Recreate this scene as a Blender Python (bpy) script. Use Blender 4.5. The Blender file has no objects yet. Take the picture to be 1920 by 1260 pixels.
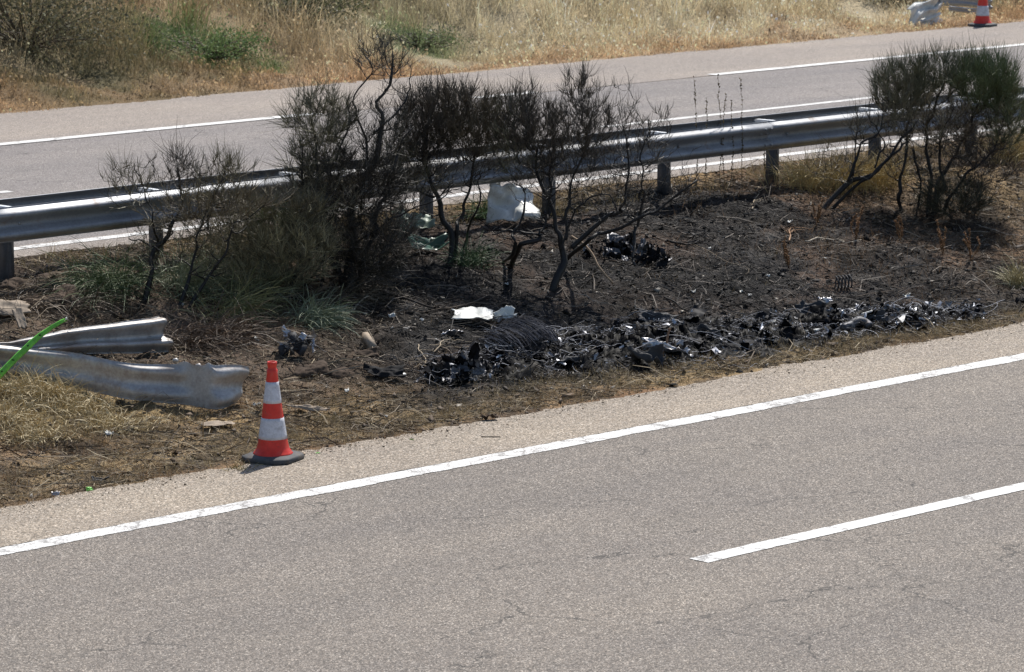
import bpy, math, random
import numpy as np
from mathutils import Vector, Matrix
random.seed(7)
RG = np.random.default_rng(11)
SC = bpy.context.scene
COL = SC.collection

# ------------------------------------------------------------------ camera
FPX, YH = 7000.0, 1160.0
PITCH = math.atan(YH / FPX)
PSI = math.atan(7240 * math.cos(PITCH) / FPX)
CAMH = 5.533
cF = np.array([math.cos(PSI) * math.cos(PITCH), math.sin(PSI) * math.cos(PITCH), -math.sin(PITCH)])
cR = np.array([math.sin(PSI), -math.cos(PSI), 0.0])
cU = np.cross(cR, cF)
CP = np.array([0.0, 0.0, CAMH])
cam_data = bpy.data.cameras.new("camera")
cam = bpy.data.objects.new("camera", cam_data)
COL.objects.link(cam)
SC.camera = cam
cam.matrix_world = Matrix(((cR[0], cU[0], -cF[0], 0), (cR[1], cU[1], -cF[1], 0), (cR[2], cU[2], -cF[2], CAMH), (0, 0, 0, 1)))
cam_data.sensor_width = 36.0
cam_data.lens = 36.0 * FPX / 1920
cam_data.clip_start = 0.5
cam_data.clip_end = 3000
cam_data.dof.use_dof = True
cam_data.dof.focus_distance = 30.5
cam_data.dof.aperture_fstop = 7.0

# ------------------------------------------------------------------ light
SUN_AZ, SUN_EL = math.radians(26), math.radians(54)
world = bpy.data.worlds.new("World")
SC.world = world
world.use_nodes = True
wn = world.node_tree
sky = wn.nodes.new("ShaderNodeTexSky")
sky.sky_type = 'NISHITA'
sky.sun_disc = False
sky.sun_elevation = SUN_EL
sky.sun_rotation = math.radians(90) - SUN_AZ
wn.links.new(sky.outputs[0], wn.nodes["Background"].inputs[0])
wn.nodes["Background"].inputs[1].default_value = 0.10
sd = bpy.data.lights.new("sun", 'SUN')
sd.energy = 4.6
sd.angle = math.radians(0.53)
sd.color = (1.0, 0.955, 0.89)
sun = bpy.data.objects.new("sun", sd)
COL.objects.link(sun)
tosun = Vector((math.cos(SUN_AZ) * math.cos(SUN_EL), math.sin(SUN_AZ) * math.cos(SUN_EL), math.sin(SUN_EL)))
sun.rotation_euler = tosun.to_track_quat('Z', 'Y').to_euler()
sun.location = (30, 30, 40)
SC.view_settings.view_transform = 'Standard'
SC.view_settings.look = 'None'
SC.view_settings.exposure = 0.29
SC.view_settings.gamma = 1.0
SC.view_settings.use_curve_mapping = False

# ------------------------------------------------------------------ helpers
def tag(o, label=None, cat=None, group=None, kind=None):
    if label: o['label'] = label
    if cat: o['category'] = cat
    if group: o['group'] = group
    if kind: o['kind'] = kind
    return o

def empty(name, loc, label=None, cat=None, group=None):
    o = bpy.data.objects.new(name, None)
    o.empty_display_size = 0.1
    COL.objects.link(o)
    o.location = [float(v) for v in loc]
    return tag(o, label, cat, group)

def mesh_obj(name, V, Fs, mat, parent=None, smooth=False, col=None, origin=None):
    """V: (n,3); Fs: array (m,k) or list of arrays/lists."""
    V = np.asarray(V, dtype=np.float64)
    me = bpy.data.meshes.new(name)
    if isinstance(Fs, np.ndarray):
        Fs = [Fs]
    if origin is not None:
        V = V - np.asarray(origin)
    arrs = [np.asarray(a) for a in Fs if len(a)]
    if any(a.dtype == object or a.ndim == 1 for a in arrs):
        faces = []
        for a in Fs:
            faces += [list(map(int, r)) for r in a] if len(a) and hasattr(a[0], '__len__') else [list(map(int, a))]
        me.from_pydata([tuple(v) for v in V.tolist()], [], faces)
    else:
        nl = sum(a.size for a in arrs)
        npoly = sum(a.shape[0] for a in arrs)
        me.vertices.add(len(V))
        me.vertices.foreach_set('co', V.astype(np.float32).ravel())
        me.loops.add(nl)
        me.loops.foreach_set('vertex_index', np.concatenate([a.ravel() for a in arrs]).astype(np.int32))
        me.polygons.add(npoly)
        tot = np.concatenate([np.full(a.shape[0], a.shape[1]) for a in arrs])
        st = np.concatenate([[0], np.cumsum(tot)[:-1]])
        me.polygons.foreach_set('loop_start', st.astype(np.int32))
        me.update(calc_edges=True)
    if col is not None:
        at = me.color_attributes.new('Col', 'FLOAT_COLOR', 'POINT')
        c = np.ones((len(V), 4), dtype=np.float32)
        c[:, :3] = col
        at.data.foreach_set('color', c.ravel())
    if smooth:
        me.polygons.foreach_set('use_smooth', np.ones(len(me.polygons), dtype=bool))
    me.materials.append(mat)
    me.validate()
    o = bpy.data.objects.new(name, me)
    COL.objects.link(o)
    if parent is not None:
        o.parent = parent
        if origin is None:
            o.matrix_parent_inverse = Matrix.Translation(parent.location).inverted()
    if origin is not None:
        if parent is None:
            o.location = [float(v) for v in origin]
        else:
            o.location = [float(a - b) for a, b in zip(origin, parent.location)]
    return o

class MB:
    """collects geometry in world space"""
    def __init__(s): s.V = []; s.F = []; s.C = []; s.n = 0
    def add(s, V, Fa, col=None):
        V = np.asarray(V, float)
        s.V.append(V)
        for fa in (Fa if isinstance(Fa, list) else [Fa]):
            s.F.append(np.asarray(fa) + s.n)
        s.n += len(V)
        if col is not None:
            c = np.asarray(col, float)
            s.C.append(np.tile(c, (len(V), 1)) if c.ndim == 1 else c)
        return s
    def build(s, name, mat, parent=None, smooth=False, origin=None):
        V = np.concatenate(s.V)
        by = {}
        for a in s.F: by.setdefault(a.shape[1], []).append(a)
        Fs = [np.concatenate(v) for v in by.values()]
        return mesh_obj(name, V, Fs, mat, parent, smooth, np.concatenate(s.C) if s.C else None, origin)

BOXF = np.array([[0, 3, 2, 1], [4, 5, 6, 7], [0, 1, 5, 4], [1, 2, 6, 5], [2, 3, 7, 6], [3, 0, 4, 7]])
def box(c, s, rz=0.0, rx=0.0, ry=0.0):
    h = np.array(s) / 2.0
    P = np.array([[-1, -1, -1], [1, -1, -1], [1, 1, -1], [-1, 1, -1], [-1, -1, 1], [1, -1, 1], [1, 1, 1], [-1, 1, 1]]) * h
    M = np.array((Matrix.Rotation(rz, 3, 'Z') @ Matrix.Rotation(ry, 3, 'Y') @ Matrix.Rotation(rx, 3, 'X')))
    return P @ M.T + np.array(c), BOXF

def nrm(a):
    return a / np.maximum(np.linalg.norm(a, axis=-1, keepdims=True), 1e-9)

def tubes(P, Rr, sides=3, cap=True):
    """P (N,n,3) polylines, Rr (N,n) radii."""
    P = np.asarray(P, float); Rr = np.asarray(Rr, float)
    N, n, _ = P.shape
    T = np.empty_like(P)
    T[:, 1:-1] = P[:, 2:] - P[:, :-2] if n > 2 else T[:, 1:-1]
    T[:, 0] = P[:, 1] - P[:, 0]; T[:, -1] = P[:, -1] - P[:, -2]
    T = nrm(T)
    ref = np.where(np.abs(T[:, :1, 2:3]) > 0.8, np.array([[[1., 0.2, 0.1]]]), np.array([[[0.1, 0.2, 1.]]]))
    A = nrm(np.cross(T, np.broadcast_to(ref, T.shape)))
    B = np.cross(T, A)
    ang = np.arange(sides) * 2 * math.pi / sides
    ring = A[:, :, None, :] * np.cos(ang)[None, None, :, None] + B[:, :, None, :] * np.sin(ang)[None, None, :, None]
    V = P[:, :, None, :] + ring * Rr[:, :, None, None]
    idx = np.arange(N * n * sides).reshape(N, n, sides)
    a = idx[:, :-1]; b = idx[:, 1:]
    q = np.stack([a, np.roll(a, -1, 2), np.roll(b, -1, 2), b], -1).reshape(-1, 4)
    Fs = [q]
    if cap:
        Fs.append(idx[:, 0, ::-1].reshape(-1, sides)); Fs.append(idx[:, -1].reshape(-1, sides))
    return V.reshape(-1, 3), Fs

def ribbons(P, Rr):
    P = np.asarray(P, float); Rr = np.asarray(Rr, float); N, n, _ = P.shape
    T = nrm(P[:, -1] - P[:, 0])
    S = nrm(np.cross(T, RGR.normal(size=(N, 3))))[:, None, :] * Rr[:, :, None] * 1.1
    V = np.stack([P - S, P + S], 2)
    idx = np.arange(N * n * 2).reshape(N, n, 2)
    q = np.stack([idx[:, :-1, 0], idx[:, :-1, 1], idx[:, 1:, 1], idx[:, 1:, 0]], -1).reshape(-1, 4)
    return V.reshape(-1, 3), q
RGR = np.random.default_rng(77)
# ---- value noise
def _hash(ix, iy, iz, s):
    h = (ix.astype(np.int64) * 374761393 + iy.astype(np.int64) * 668265263 + iz.astype(np.int64) * 2147483647 + s * 974634777) & 0xffffffff
    h = ((h ^ (h >> 13)) * 1274126177) & 0xffffffff
    h = (h ^ (h >> 16)) & 0xffffffff
    return h / 4294967295.0
def vnoise(x, y, z=0.0, s=0):
    x, y, z = np.broadcast_arrays(np.asarray(x, float), np.asarray(y, float), np.asarray(z, float))
    ix, iy, iz = np.floor(x), np.floor(y), np.floor(z)
    fx, fy, fz = x - ix, y - iy, z - iz
    fx, fy, fz = [v * v * (3 - 2 * v) for v in (fx, fy, fz)]
    r = 0
    for dx in (0, 1):
        for dy in (0, 1):
            for dz in (0, 1):
                w = (fx if dx else 1 - fx) * (fy if dy else 1 - fy) * (fz if dz else 1 - fz)
                r = r + w * _hash(ix + dx, iy + dy, iz + dz, s)
    return r * 2 - 1
def fbm(x, y, z=0.0, s=0, o=4):
    a, t, k = 1.0, 0.0, 0.0
    for i in range(o):
        t = t + a * vnoise(np.asarray(x) * 2 ** i, np.asarray(y) * 2 ** i, np.asarray(z) * 2 ** i, s + i)
        k += a; a *= 0.5
    return t / k

# ---- terrain height (world metres)
ZF = 0.68
def sstep(a, b, x):
    t = np.clip((x - a) / (b - a), 0, 1); return t * t * (3 - 2 * t)
def height(X, Y, fine=True):
    X = np.asarray(X, float); Y = np.asarray(Y, float)
    z = 0.36 * sstep(22.6, 25.2, Y) + 0.26 * sstep(24.6, 26.2, Y) + 0.04 * sstep(26.2, 27.1, Y)
    z = z + 0.02 * (Y > 27.1)
    b = np.clip(Y - 38.2, 0, None)
    z = z + 0.28 * np.clip(b - 0.5, 0, 14) * sstep(0, 3, b)
    z = z + 0.06 * np.clip(Y - 53, 0, None) * 0.5
    med = sstep(20.9, 21.6, Y) * (1 - sstep(26.8, 27.3, Y))
    bank = sstep(37.4, 38.6, Y)
    n = fbm(X * 0.9, Y * 0.9, 0, 3, 4) * 0.09
    if fine:
        n = n + fbm(X * 5, Y * 5, 0, 9, 4) * 0.045
    lump = (1 - np.abs(fbm(X * 7, Y * 7, 0, 15, 3)) * 2.6).clip(0, 1) * .022 + fbm(X * 16, Y * 16, 0, 17, 2) * .012 if fine else 0
    z = z + (n + lump - .015) * med + bank * (fbm(X * 0.25, Y * 0.25, 0, 5, 3) * 0.5 + n * 0.8)
    hills = sstep(70, 200, np.hypot(X - 30, Y - 20))
    z = z + hills * (6 * fbm(X * 0.004, Y * 0.004, 0, 21, 3))
    rd = (Y < 20.95) | ((Y > 27.22) & (Y < 37.25))
    z = np.where(rd & (Y > -8), np.where(Y < 20.95, -0.03, ZF - 0.03), z)
    z = np.where(Y <= -8, -0.03 + hills * 4 * fbm(X * 0.004, Y * 0.004, 0, 21, 3) * sstep(8, 60, -Y), z)
    return z

def ray(x, y):
    return cF * FPX + cR * (x - 960) - cU * (y - 630)
_gx = np.arange(12, 62, .06); _gy = np.arange(20, 58, .06)
_HG = height(*np.meshgrid(_gx, _gy, indexing='ij'))
def hq(X, Y):
    u = min(max((X - 12) / .06, 0), len(_gx) - 2.001); v = min(max((Y - 20) / .06, 0), len(_gy) - 2.001)
    i = int(u); j = int(v); u -= i; v -= j
    return float((_HG[i, j] * (1 - u) + _HG[i + 1, j] * u) * (1 - v) + (_HG[i, j + 1] * (1 - u) + _HG[i + 1, j + 1] * u) * v)
def hit(x, y, dz=0.0):
    """point of the terrain that pixel of the photograph shows"""
    d = ray(x, y); d = d / np.linalg.norm(d)
    t = (CAMH - 1.2) / -d[2] if y > 250 else (CAMH - 3.6) / -d[2]
    for i in range(60):
        p = CP + d * t
        zz = hq(p[0], p[1]) if not (p[1] < 20.95) else 0.0
        if 27.22 < p[1] < 37.25: zz = ZF
        g = p[2] - (zz + dz)
        if abs(g) <= 0.004: break
        t += g / -d[2] * 0.33
    return p
def atz(x, y, z):
    d = ray(x, y); t = (z - CAMH) / d[2]; return CP + d * t
def atdepth(x, y, Z):
    return CP + ray(x, y) / FPX * Z
def depth(p): return float(np.dot(np.asarray(p) - CP, cF))

# ------------------------------------------------------------------ materials
def mat_new(name):
    m = bpy.data.materials.new(name); m.use_nodes = True
    nt = m.node_tree
    return m, nt, nt.nodes["Principled BSDF"]
def nd(nt, t, **kw):
    n = nt.nodes.new(t)
    for k, v in kw.items(): setattr(n, k, v)
    return n
def ramp(nt, src, stops, interp='LINEAR'):
    r = nd(nt, "ShaderNodeValToRGB")
    r.color_ramp.interpolation = interp
    el = r.color_ramp.elements
    while len(el) > 1: el.remove(el[-1])
    el[0].position = stops[0][0]; el[0].color = (*stops[0][1], 1)
    for p, c in stops[1:]:
        e = el.new(p); e.color = (*c, 1)
    nt.links.new(src, r.inputs[0]); return r.outputs[0]
def mixc(nt, fac, a, b, mode='MIX'):
    n = nd(nt, "ShaderNodeMix", data_type='RGBA', blend_type=mode)
    for s, v in ((n.inputs[0], fac), (n.inputs[6], a), (n.inputs[7], b)):
        if hasattr(v, 'links'): nt.links.new(v, s)
        elif isinstance(v, tuple): s.default_value = (*v, 1)
        else: s.default_value = v
    return n.outputs[2]
def noise(nt, scale, detail=4, rough=0.55, coord=None, dist=0.0):
    n = nd(nt, "ShaderNodeTexNoise"); n.inputs['Scale'].default_value = scale
    n.inputs['Detail'].default_value = detail; n.inputs['Roughness'].default_value = rough
    n.inputs['Distortion'].default_value = dist
    if coord is not None: nt.links.new(coord, n.inputs['Vector'])
    return n
def bump(nt, b, h, strength, dist):
    n = nd(nt, "ShaderNodeBump"); n.inputs['Strength'].default_value = strength; n.inputs['Distance'].default_value = dist
    nt.links.new(h, n.inputs['Height']); nt.links.new(n.outputs[0], b.inputs['Normal'])
def gpos(nt): return nd(nt, "ShaderNodeNewGeometry").outputs['Position']
def math_n(nt, op, a, b=0.0, clamp=False):
    n = nd(nt, "ShaderNodeMath", operation=op, use_clamp=clamp)
    for i, v in enumerate((a, b)):
        if hasattr(v, 'links'): nt.links.new(v, n.inputs[i])
        else: n.inputs[i].default_value = v
    return n.outputs[0]

def asphalt(name, tones, warm, crack=True, gs=120.0):
    m, nt, b = mat_new(name)
    P = gpos(nt)
    v = nd(nt, "ShaderNodeTexVoronoi"); v.inputs['Scale'].default_value = gs; nt.links.new(P, v.inputs['Vector'])
    sep = nd(nt, "ShaderNodeSeparateColor"); nt.links.new(v.outputs['Color'], sep.inputs[0])
    c1 = ramp(nt, sep.outputs[0], tones, 'LINEAR')
    c2 = mixc(nt, math_n(nt, 'MULTIPLY', sep.outputs[1], 0.55), c1, warm, 'MULTIPLY')
    vd = ramp(nt, v.outputs['Distance'], [(0.0, (1, 1, 1)), (0.45, (1, 1, 1)), (0.75, (0.62, 0.62, 0.62))])
    c3 = mixc(nt, 1.0, c2, vd, 'MULTIPLY')
    mp = nd(nt, "ShaderNodeMapping"); mp.inputs['Scale'].default_value = (0.16, 1.0, 1.0); nt.links.new(P, mp.inputs[0])
    n1 = noise(nt, 0.9, 5, 0.6, mp.outputs[0])
    c4 = mixc(nt, 1.0, c3, ramp(nt, n1.outputs[0], [(0.3, (0.84, 0.84, 0.86)), (0.7, (1.1, 1.08, 1.06))]), 'MULTIPLY')
    n5 = noise(nt, .55, 3, .6, P)
    c4 = mixc(nt, 1.0, c4, ramp(nt, n5.outputs[0], [(0.35, (.95, .95, .96)), (0.65, (1.04, 1.035, 1.02))]), 'MULTIPLY')
    n3 = noise(nt, 9, 4, 0.7, P)
    c4 = mixc(nt, 1.0, c4, ramp(nt, n3.outputs[0], [(0.3, (0.9, 0.89, 0.88)), (0.7, (1.08, 1.08, 1.08))]), 'MULTIPLY')
    if crack:
        dn = noise(nt, 3.0, 4, 0.6, P)
        wv = nd(nt, "ShaderNodeVectorMath", operation='ADD')
        sc = nd(nt, "ShaderNodeVectorMath", operation='SCALE'); sc.inputs['Scale'].default_value = 0.5
        nt.links.new(dn.outputs['Color'], sc.inputs[0]); nt.links.new(P, wv.inputs[0]); nt.links.new(sc.outputs[0], wv.inputs[1])
        cv = nd(nt, "ShaderNodeTexVoronoi", feature='DISTANCE_TO_EDGE'); cv.inputs['Scale'].default_value = 0.62
        nt.links.new(wv.outputs[0], cv.inputs['Vector'])
        ln = math_n(nt, 'LESS_THAN', cv.outputs['Distance'], 0.0055)
        gate = ramp(nt, noise(nt, 0.7, 4, 0.7, P).outputs[0], [(0.46, (0, 0, 0)), (0.56, (1, 1, 1))])
        f = math_n(nt, 'MULTIPLY', ln, gate)
        c4 = mixc(nt, math_n(nt, 'MULTIPLY', f, 0.7), c4, (0.03, 0.028, 0.026))
    nt.links.new(c4, b.inputs['Base Color'])
    b.inputs['Roughness'].default_value = 0.85
    b.inputs['Specular IOR Level'].default_value = 0.35
    bump(nt, b, v.outputs['Distance'], 0.35, -0.006)
    return m

M = {}
M['asphalt'] = asphalt('asphalt', [(0, (.060, .055, .049)), (.22, (.137, .126, .113)), (.6, (.215, .195, .174)), (.86, (.30, .274, .245)), (1, (.58, .54, .48))], (1.0, .88, .76))
M['shoulder'] = asphalt('shoulder_asphalt', [(0, (.08, .07, .06)), (.2, (.21, .185, .15)), (.6, (.34, .30, .245)), (.88, (.46, .41, .34)), (1, (.72, .66, .58))], (1.0, .86, .72), False, 100)
M['asphalt_far'] = asphalt('asphalt_far', [(0, (.08, .076, .074)), (.25, (.178, .166, .160)), (.6, (.25, .233, .222)), (.9, (.32, .305, .295)), (1, (.5, .49, .48))], (1.0, .88, .8))
M['shoulder_far'] = asphalt('shoulder_far_asphalt', [(0, (.1, .09, .08)), (.25, (.24, .213, .19)), (.6, (.33, .295, .265)), (.9, (.42, .38, .34)), (1, (.6, .56, .5))], (1.0, .9, .8), False)

def line_mat(name, wear):
    m, nt, b = mat_new(name)
    P = gpos(nt)
    n = noise(nt, 60, 6, 0.75, P); n2 = noise(nt, 3.5, 4, 0.6, P)
    base = ramp(nt, n2.outputs[0], [(0.3, (.58, .57, .54)), (0.7, (.72, .715, .70))])
    k = math_n(nt, 'ADD', n.outputs[0], math_n(nt, 'MULTIPLY', n2.outputs[0], 0.25))
    f = ramp(nt, k, [(1.25 - wear, (0, 0, 0)), (1.30 - wear, (1, 1, 1))])
    c = mixc(nt, f, base, (.26, .24, .22))
    dn = noise(nt, 6.0, 5, 0.7, P)
    wv = nd(nt, "ShaderNodeVectorMath", operation='ADD')
    sc = nd(nt, "ShaderNodeVectorMath", operation='SCALE'); sc.inputs['Scale'].default_value = 0.35
    nt.links.new(dn.outputs['Color'], sc.inputs[0]); nt.links.new(P, wv.inputs[0]); nt.links.new(sc.outputs[0], wv.inputs[1])
    cv = nd(nt, "ShaderNodeTexVoronoi", feature='DISTANCE_TO_EDGE'); cv.inputs['Scale'].default_value = 2.2
    nt.links.new(wv.outputs[0], cv.inputs['Vector'])
    ln = math_n(nt, 'LESS_THAN', cv.outputs['Distance'], 0.03)
    gate = ramp(nt, noise(nt, 1.6, 3, 0.6, P).outputs[0], [(0.42, (0, 0, 0)), (0.5, (1, 1, 1))])
    c = mixc(nt, math_n(nt, 'MULTIPLY', math_n(nt, 'MULTIPLY', ln, gate), 0.75), c, (.16, .15, .14))
    nt.links.new(c, b.inputs['Base Color']); b.inputs['Roughness'].default_value = .7
    bump(nt, b, n.outputs[0], .3, .004)
    return m
M['paint_worn'] = line_mat('worn_white_paint', .60)
M['paint'] = line_mat('white_paint', .565)

def vcol_mat(name, rough=.8, noise_amt=.35, scale=40, trans=0.0, spec=.3, metal=0.0):
    m, nt, b = mat_new(name)
    a = nd(nt, "ShaderNodeVertexColor", layer_name='Col')
    P = gpos(nt)
    n = noise(nt, scale, 5, .7, P)
    c = mixc(nt, 1.0, a.outputs[0], ramp(nt, n.outputs[0], [(.3, (1 - noise_amt,) * 3), (.7, (1 + noise_amt,) * 3)]), 'MULTIPLY')
    nt.links.new(c, b.inputs['Base Color'])
    b.inputs['Roughness'].default_value = rough
    b.inputs['Specular IOR Level'].default_value = spec
    b.inputs['Metallic'].default_value = metal
    if trans:
        t = nd(nt, "ShaderNodeBsdfTranslucent"); nt.links.new(c, t.inputs[0])
        mx = nd(nt, "ShaderNodeMixShader"); mx.inputs[0].default_value = trans
        nt.links.new(b.outputs[0], mx.inputs[1]); nt.links.new(t.outputs[0], mx.inputs[2])
        nt.links.new(mx.outputs[0], nt.nodes['Material Output'].inputs[0])
    return m
M['blade'] = vcol_mat('dry_blade', .65, .2, 8, .35)
M['twig'] = vcol_mat('charred_twig', .6, .3, 30, 0.0, .4)
M['stick'] = vcol_mat('weathered_wood', .8, .4, 60)
M['litter'] = vcol_mat('ground_litter', .75, .3, 80)
M['ash'] = vcol_mat('burnt_flake', .55, .6, 60, 0, .05)
M['metalflake'] = vcol_mat('melted_aluminium', .5, .5, 50, 0, .35, .4)
M['dull'] = vcol_mat('dull_painted', .6, .25, 30)

def soil_mat():
    m, nt, b = mat_new('soil')
    a = nd(nt, "ShaderNodeVertexColor", layer_name='Col')
    P = gpos(nt)
    n1 = noise(nt, 22, 8, .78, P); n2 = noise(nt, 150, 5, .7, P)
    c = mixc(nt, 1.0, a.outputs[0], ramp(nt, n1.outputs[0], [(.3, (.45, .45, .47)), (.5, (.95, .95, .95)), (.72, (1.7, 1.62, 1.5))]), 'MULTIPLY')
    c = mixc(nt, 1.0, c, ramp(nt, n2.outputs[0], [(.32, (.5, .5, .5)), (.5, (1, 1, 1)), (.7, (1.7, 1.65, 1.6))]), 'MULTIPLY')
    nt.links.new(c, b.inputs['Base Color']); b.inputs['Roughness'].default_value = .9
    b.inputs['Specular IOR Level'].default_value = .2
    h = math_n(nt, 'ADD', n1.outputs[0], math_n(nt, 'MULTIPLY', n2.outputs[0], .3))
    bump(nt, b, h, .9, .03)
    return m
M['soil'] = soil_mat()

def metal_mat(name, c0, c1, rough=(.35, .6), metallic=.8, rust=0.0, scale=2.5, scorch=False):
    m, nt, b = mat_new(name)
    tc = nd(nt, "ShaderNodeTexCoord").outputs['Object']
    n = noise(nt, scale, 7, .7, tc); n2 = noise(nt, 45, 3, .6, tc)
    c = ramp(nt, n.outputs[0], [(.3, c0), (.7, c1)])
    c = mixc(nt, 1.0, c, ramp(nt, n2.outputs[0], [(.35, (.88,) * 3), (.65, (1.1,) * 3)]), 'MULTIPLY')
    if scorch:
        gp = gpos(nt); sx = nd(nt, "ShaderNodeSeparateXYZ"); nt.links.new(gp, sx.inputs[0])
        band = ramp(nt, math_n(nt, 'DIVIDE', sx.outputs[0], 50.0), [(.435, (0, 0, 0)), (.47, (1, 1, 1)), (.53, (1, 1, 1)), (.58, (0, 0, 0))])
        pn = ramp(nt, noise(nt, 1.7, 6, .75, gp).outputs[0], [(.36, (0, 0, 0)), (.58, (1, 1, 1))])
        c = mixc(nt, math_n(nt, 'MULTIPLY', math_n(nt, 'MULTIPLY', band, pn), .75), c, (.05, .046, .043))
        rs = ramp(nt, noise(nt, 5, 6, .8, gp).outputs[0], [(.62, (0, 0, 0)), (.68, (1, 1, 1))])
        c = mixc(nt, math_n(nt, 'MULTIPLY', rs, .5), c, (.22, .15, .11))
    mt = metallic
    if rust:
        g = ramp(nt, noise(nt, 3.2, 6, .75, tc).outputs[0], [(.62 - rust, (0, 0, 0)), (.72 - rust * .5, (1, 1, 1))])
        c = mixc(nt, math_n(nt, 'MULTIPLY', g, .7), c, (.19, .13, .09))
        mm = math_n(nt, 'SUBTRACT', metallic, math_n(nt, 'MULTIPLY', g, metallic * .8), True)
        nt.links.new(mm, b.inputs['Metallic'])
    else:
        b.inputs['Metallic'].default_value = metallic
    nt.links.new(c, b.inputs['Base Color'])
    r = ramp(nt, n.outputs[0], [(.3, (rough[0],) * 3), (.7, (rough[1],) * 3)])
    nt.links.new(r, b.inputs['Roughness'])
    bump(nt, b, n2.outputs[0], .12, .004)
    return m
M['galv'] = metal_mat('galvanised_steel', (.24, .25, .265), (.37, .38, .40), (.48, .64), .45, .03, 2.5, True)
M['galv_pale'] = metal_mat('pale_galvanised_steel', (.5, .52, .55), (.66, .68, .70), (.5, .65), .2)
M['galv_dirty'] = metal_mat('dirty_galvanised_steel', (.27, .26, .25), (.52, .51, .50), (.45, .65), .6, .14)
M['post'] = metal_mat('sooty_steel_post', (.04, .04, .042), (.13, .135, .15), (.5, .7), .6, .05)
M['scrap'] = metal_mat('scrap_metal', (.25, .25, .26), (.6, .6, .62), (.25, .5), .8, .1, 9)
M['soot'] = metal_mat('sooty_metal', (.012, .012, .013), (.05, .05, .055), (.65, .85), .0, 0, 9)

def plain(name, c, rough=.5, var=.12, scale=12, spec=.5, bmp=.1, grime=0.0):
    m, nt, b = mat_new(name)
    tc = nd(nt, "ShaderNodeTexCoord").outputs['Object']
    n = noise(nt, scale, 6, .7, tc)
    col = ramp(nt, n.outputs[0], [(.3, tuple(v * (1 - var) for v in c)), (.7, tuple(min(1, v * (1 + var)) for v in c))])
    if grime:
        g = ramp(nt, noise(nt, 7, 8, .8, tc).outputs[0], [(.5, (0, 0, 0)), (.66, (1, 1, 1))])
        col = mixc(nt, math_n(nt, 'MULTIPLY', g, grime), col, (.13, .10, .075))
        g2 = ramp(nt, noise(nt, 55, 3, .6, tc).outputs[0], [(.66, (0, 0, 0)), (.7, (1, 1, 1))])
        col = mixc(nt, math_n(nt, 'MULTIPLY', g2, grime), col, (.06, .05, .045))
    nt.links.new(col, b.inputs['Base Color']); b.inputs['Roughness'].default_value = rough
    b.inputs['Specular IOR Level'].default_value = spec
    bump(nt, b, n.outputs[0], bmp, .004)
    return m
M['cone_red'] = plain('cone_red_plastic', (.66, .035, .02), .45, .22, 14, .4, .3, .45)
M['cone_white'] = plain('cone_reflective_white', (.56, .57, .62), .5, .2, 38, .4, 1.0, .4)
M['rubber'] = plain('cone_base_rubber', (.06, .064, .07), .75, .35, 15, .4, .3, .6)
M['white_panel'] = plain('white_painted_panel', (.62, .63, .60), .45, .15, 6, .4, .1, .5)
M['green_plastic'] = plain('bright_green_plastic', (.15, .52, .06), .4, .3, 20, .4, .2, .5)
M['char'] = plain('char', (.014, .014, .0155), .7, .6, 30, .08, .8)
M['wood'] = plain('bare_wood', (.30, .24, .18), .8, .35, 25, .3, .4)
M['rock'] = plain('broken_bank_soil', (.075, .053, .038), .9, .5, 14, .2, 1.0)

# ------------------------------------------------------------------ ground colours as painted by fire and drought (world patches)
def gpx(x, y): return hit(x, y)[:2]
def patch(X, Y, px, py, rx, ry, rot=0.0, soft=.35):
    """soft elliptical patch, centre at a photographed spot, radii in metres along / across the road"""
    c = gpx(px, py); u = X - c[0]; v = Y - c[1]
    ca, sa = math.cos(rot), math.sin(rot)
    a = (u * ca + v * sa) / rx; b = (-u * sa + v * ca) / ry
    d = np.sqrt(a * a + b * b)
    return 1 - sstep(1 - soft, 1 + soft, d)
def burn_mask(X, Y):
    nz = fbm(X * 1.1, Y * 1.1, 0, 31, 4) * .5 + fbm(X * 5, Y * 5, 0, 35, 3) * .25
    lo = 21.55 + .25 * fbm(X * .8, X * 0, 0, 44, 3)
    a = sstep(lo - .1, lo + .55, Y + nz * .5)
    left = sstep(20.5, 21.9, X - (Y - 23.0) * .62 + nz * 1.1)
    right = 1 - .75 * sstep(27.8, 32.0, X - (Y - 23) * .2 + nz * 2)
    top = 1 - sstep(26.3, 27.0, Y + nz * .3)
    return np.clip(a * left * right * top, 0, 1)
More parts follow.
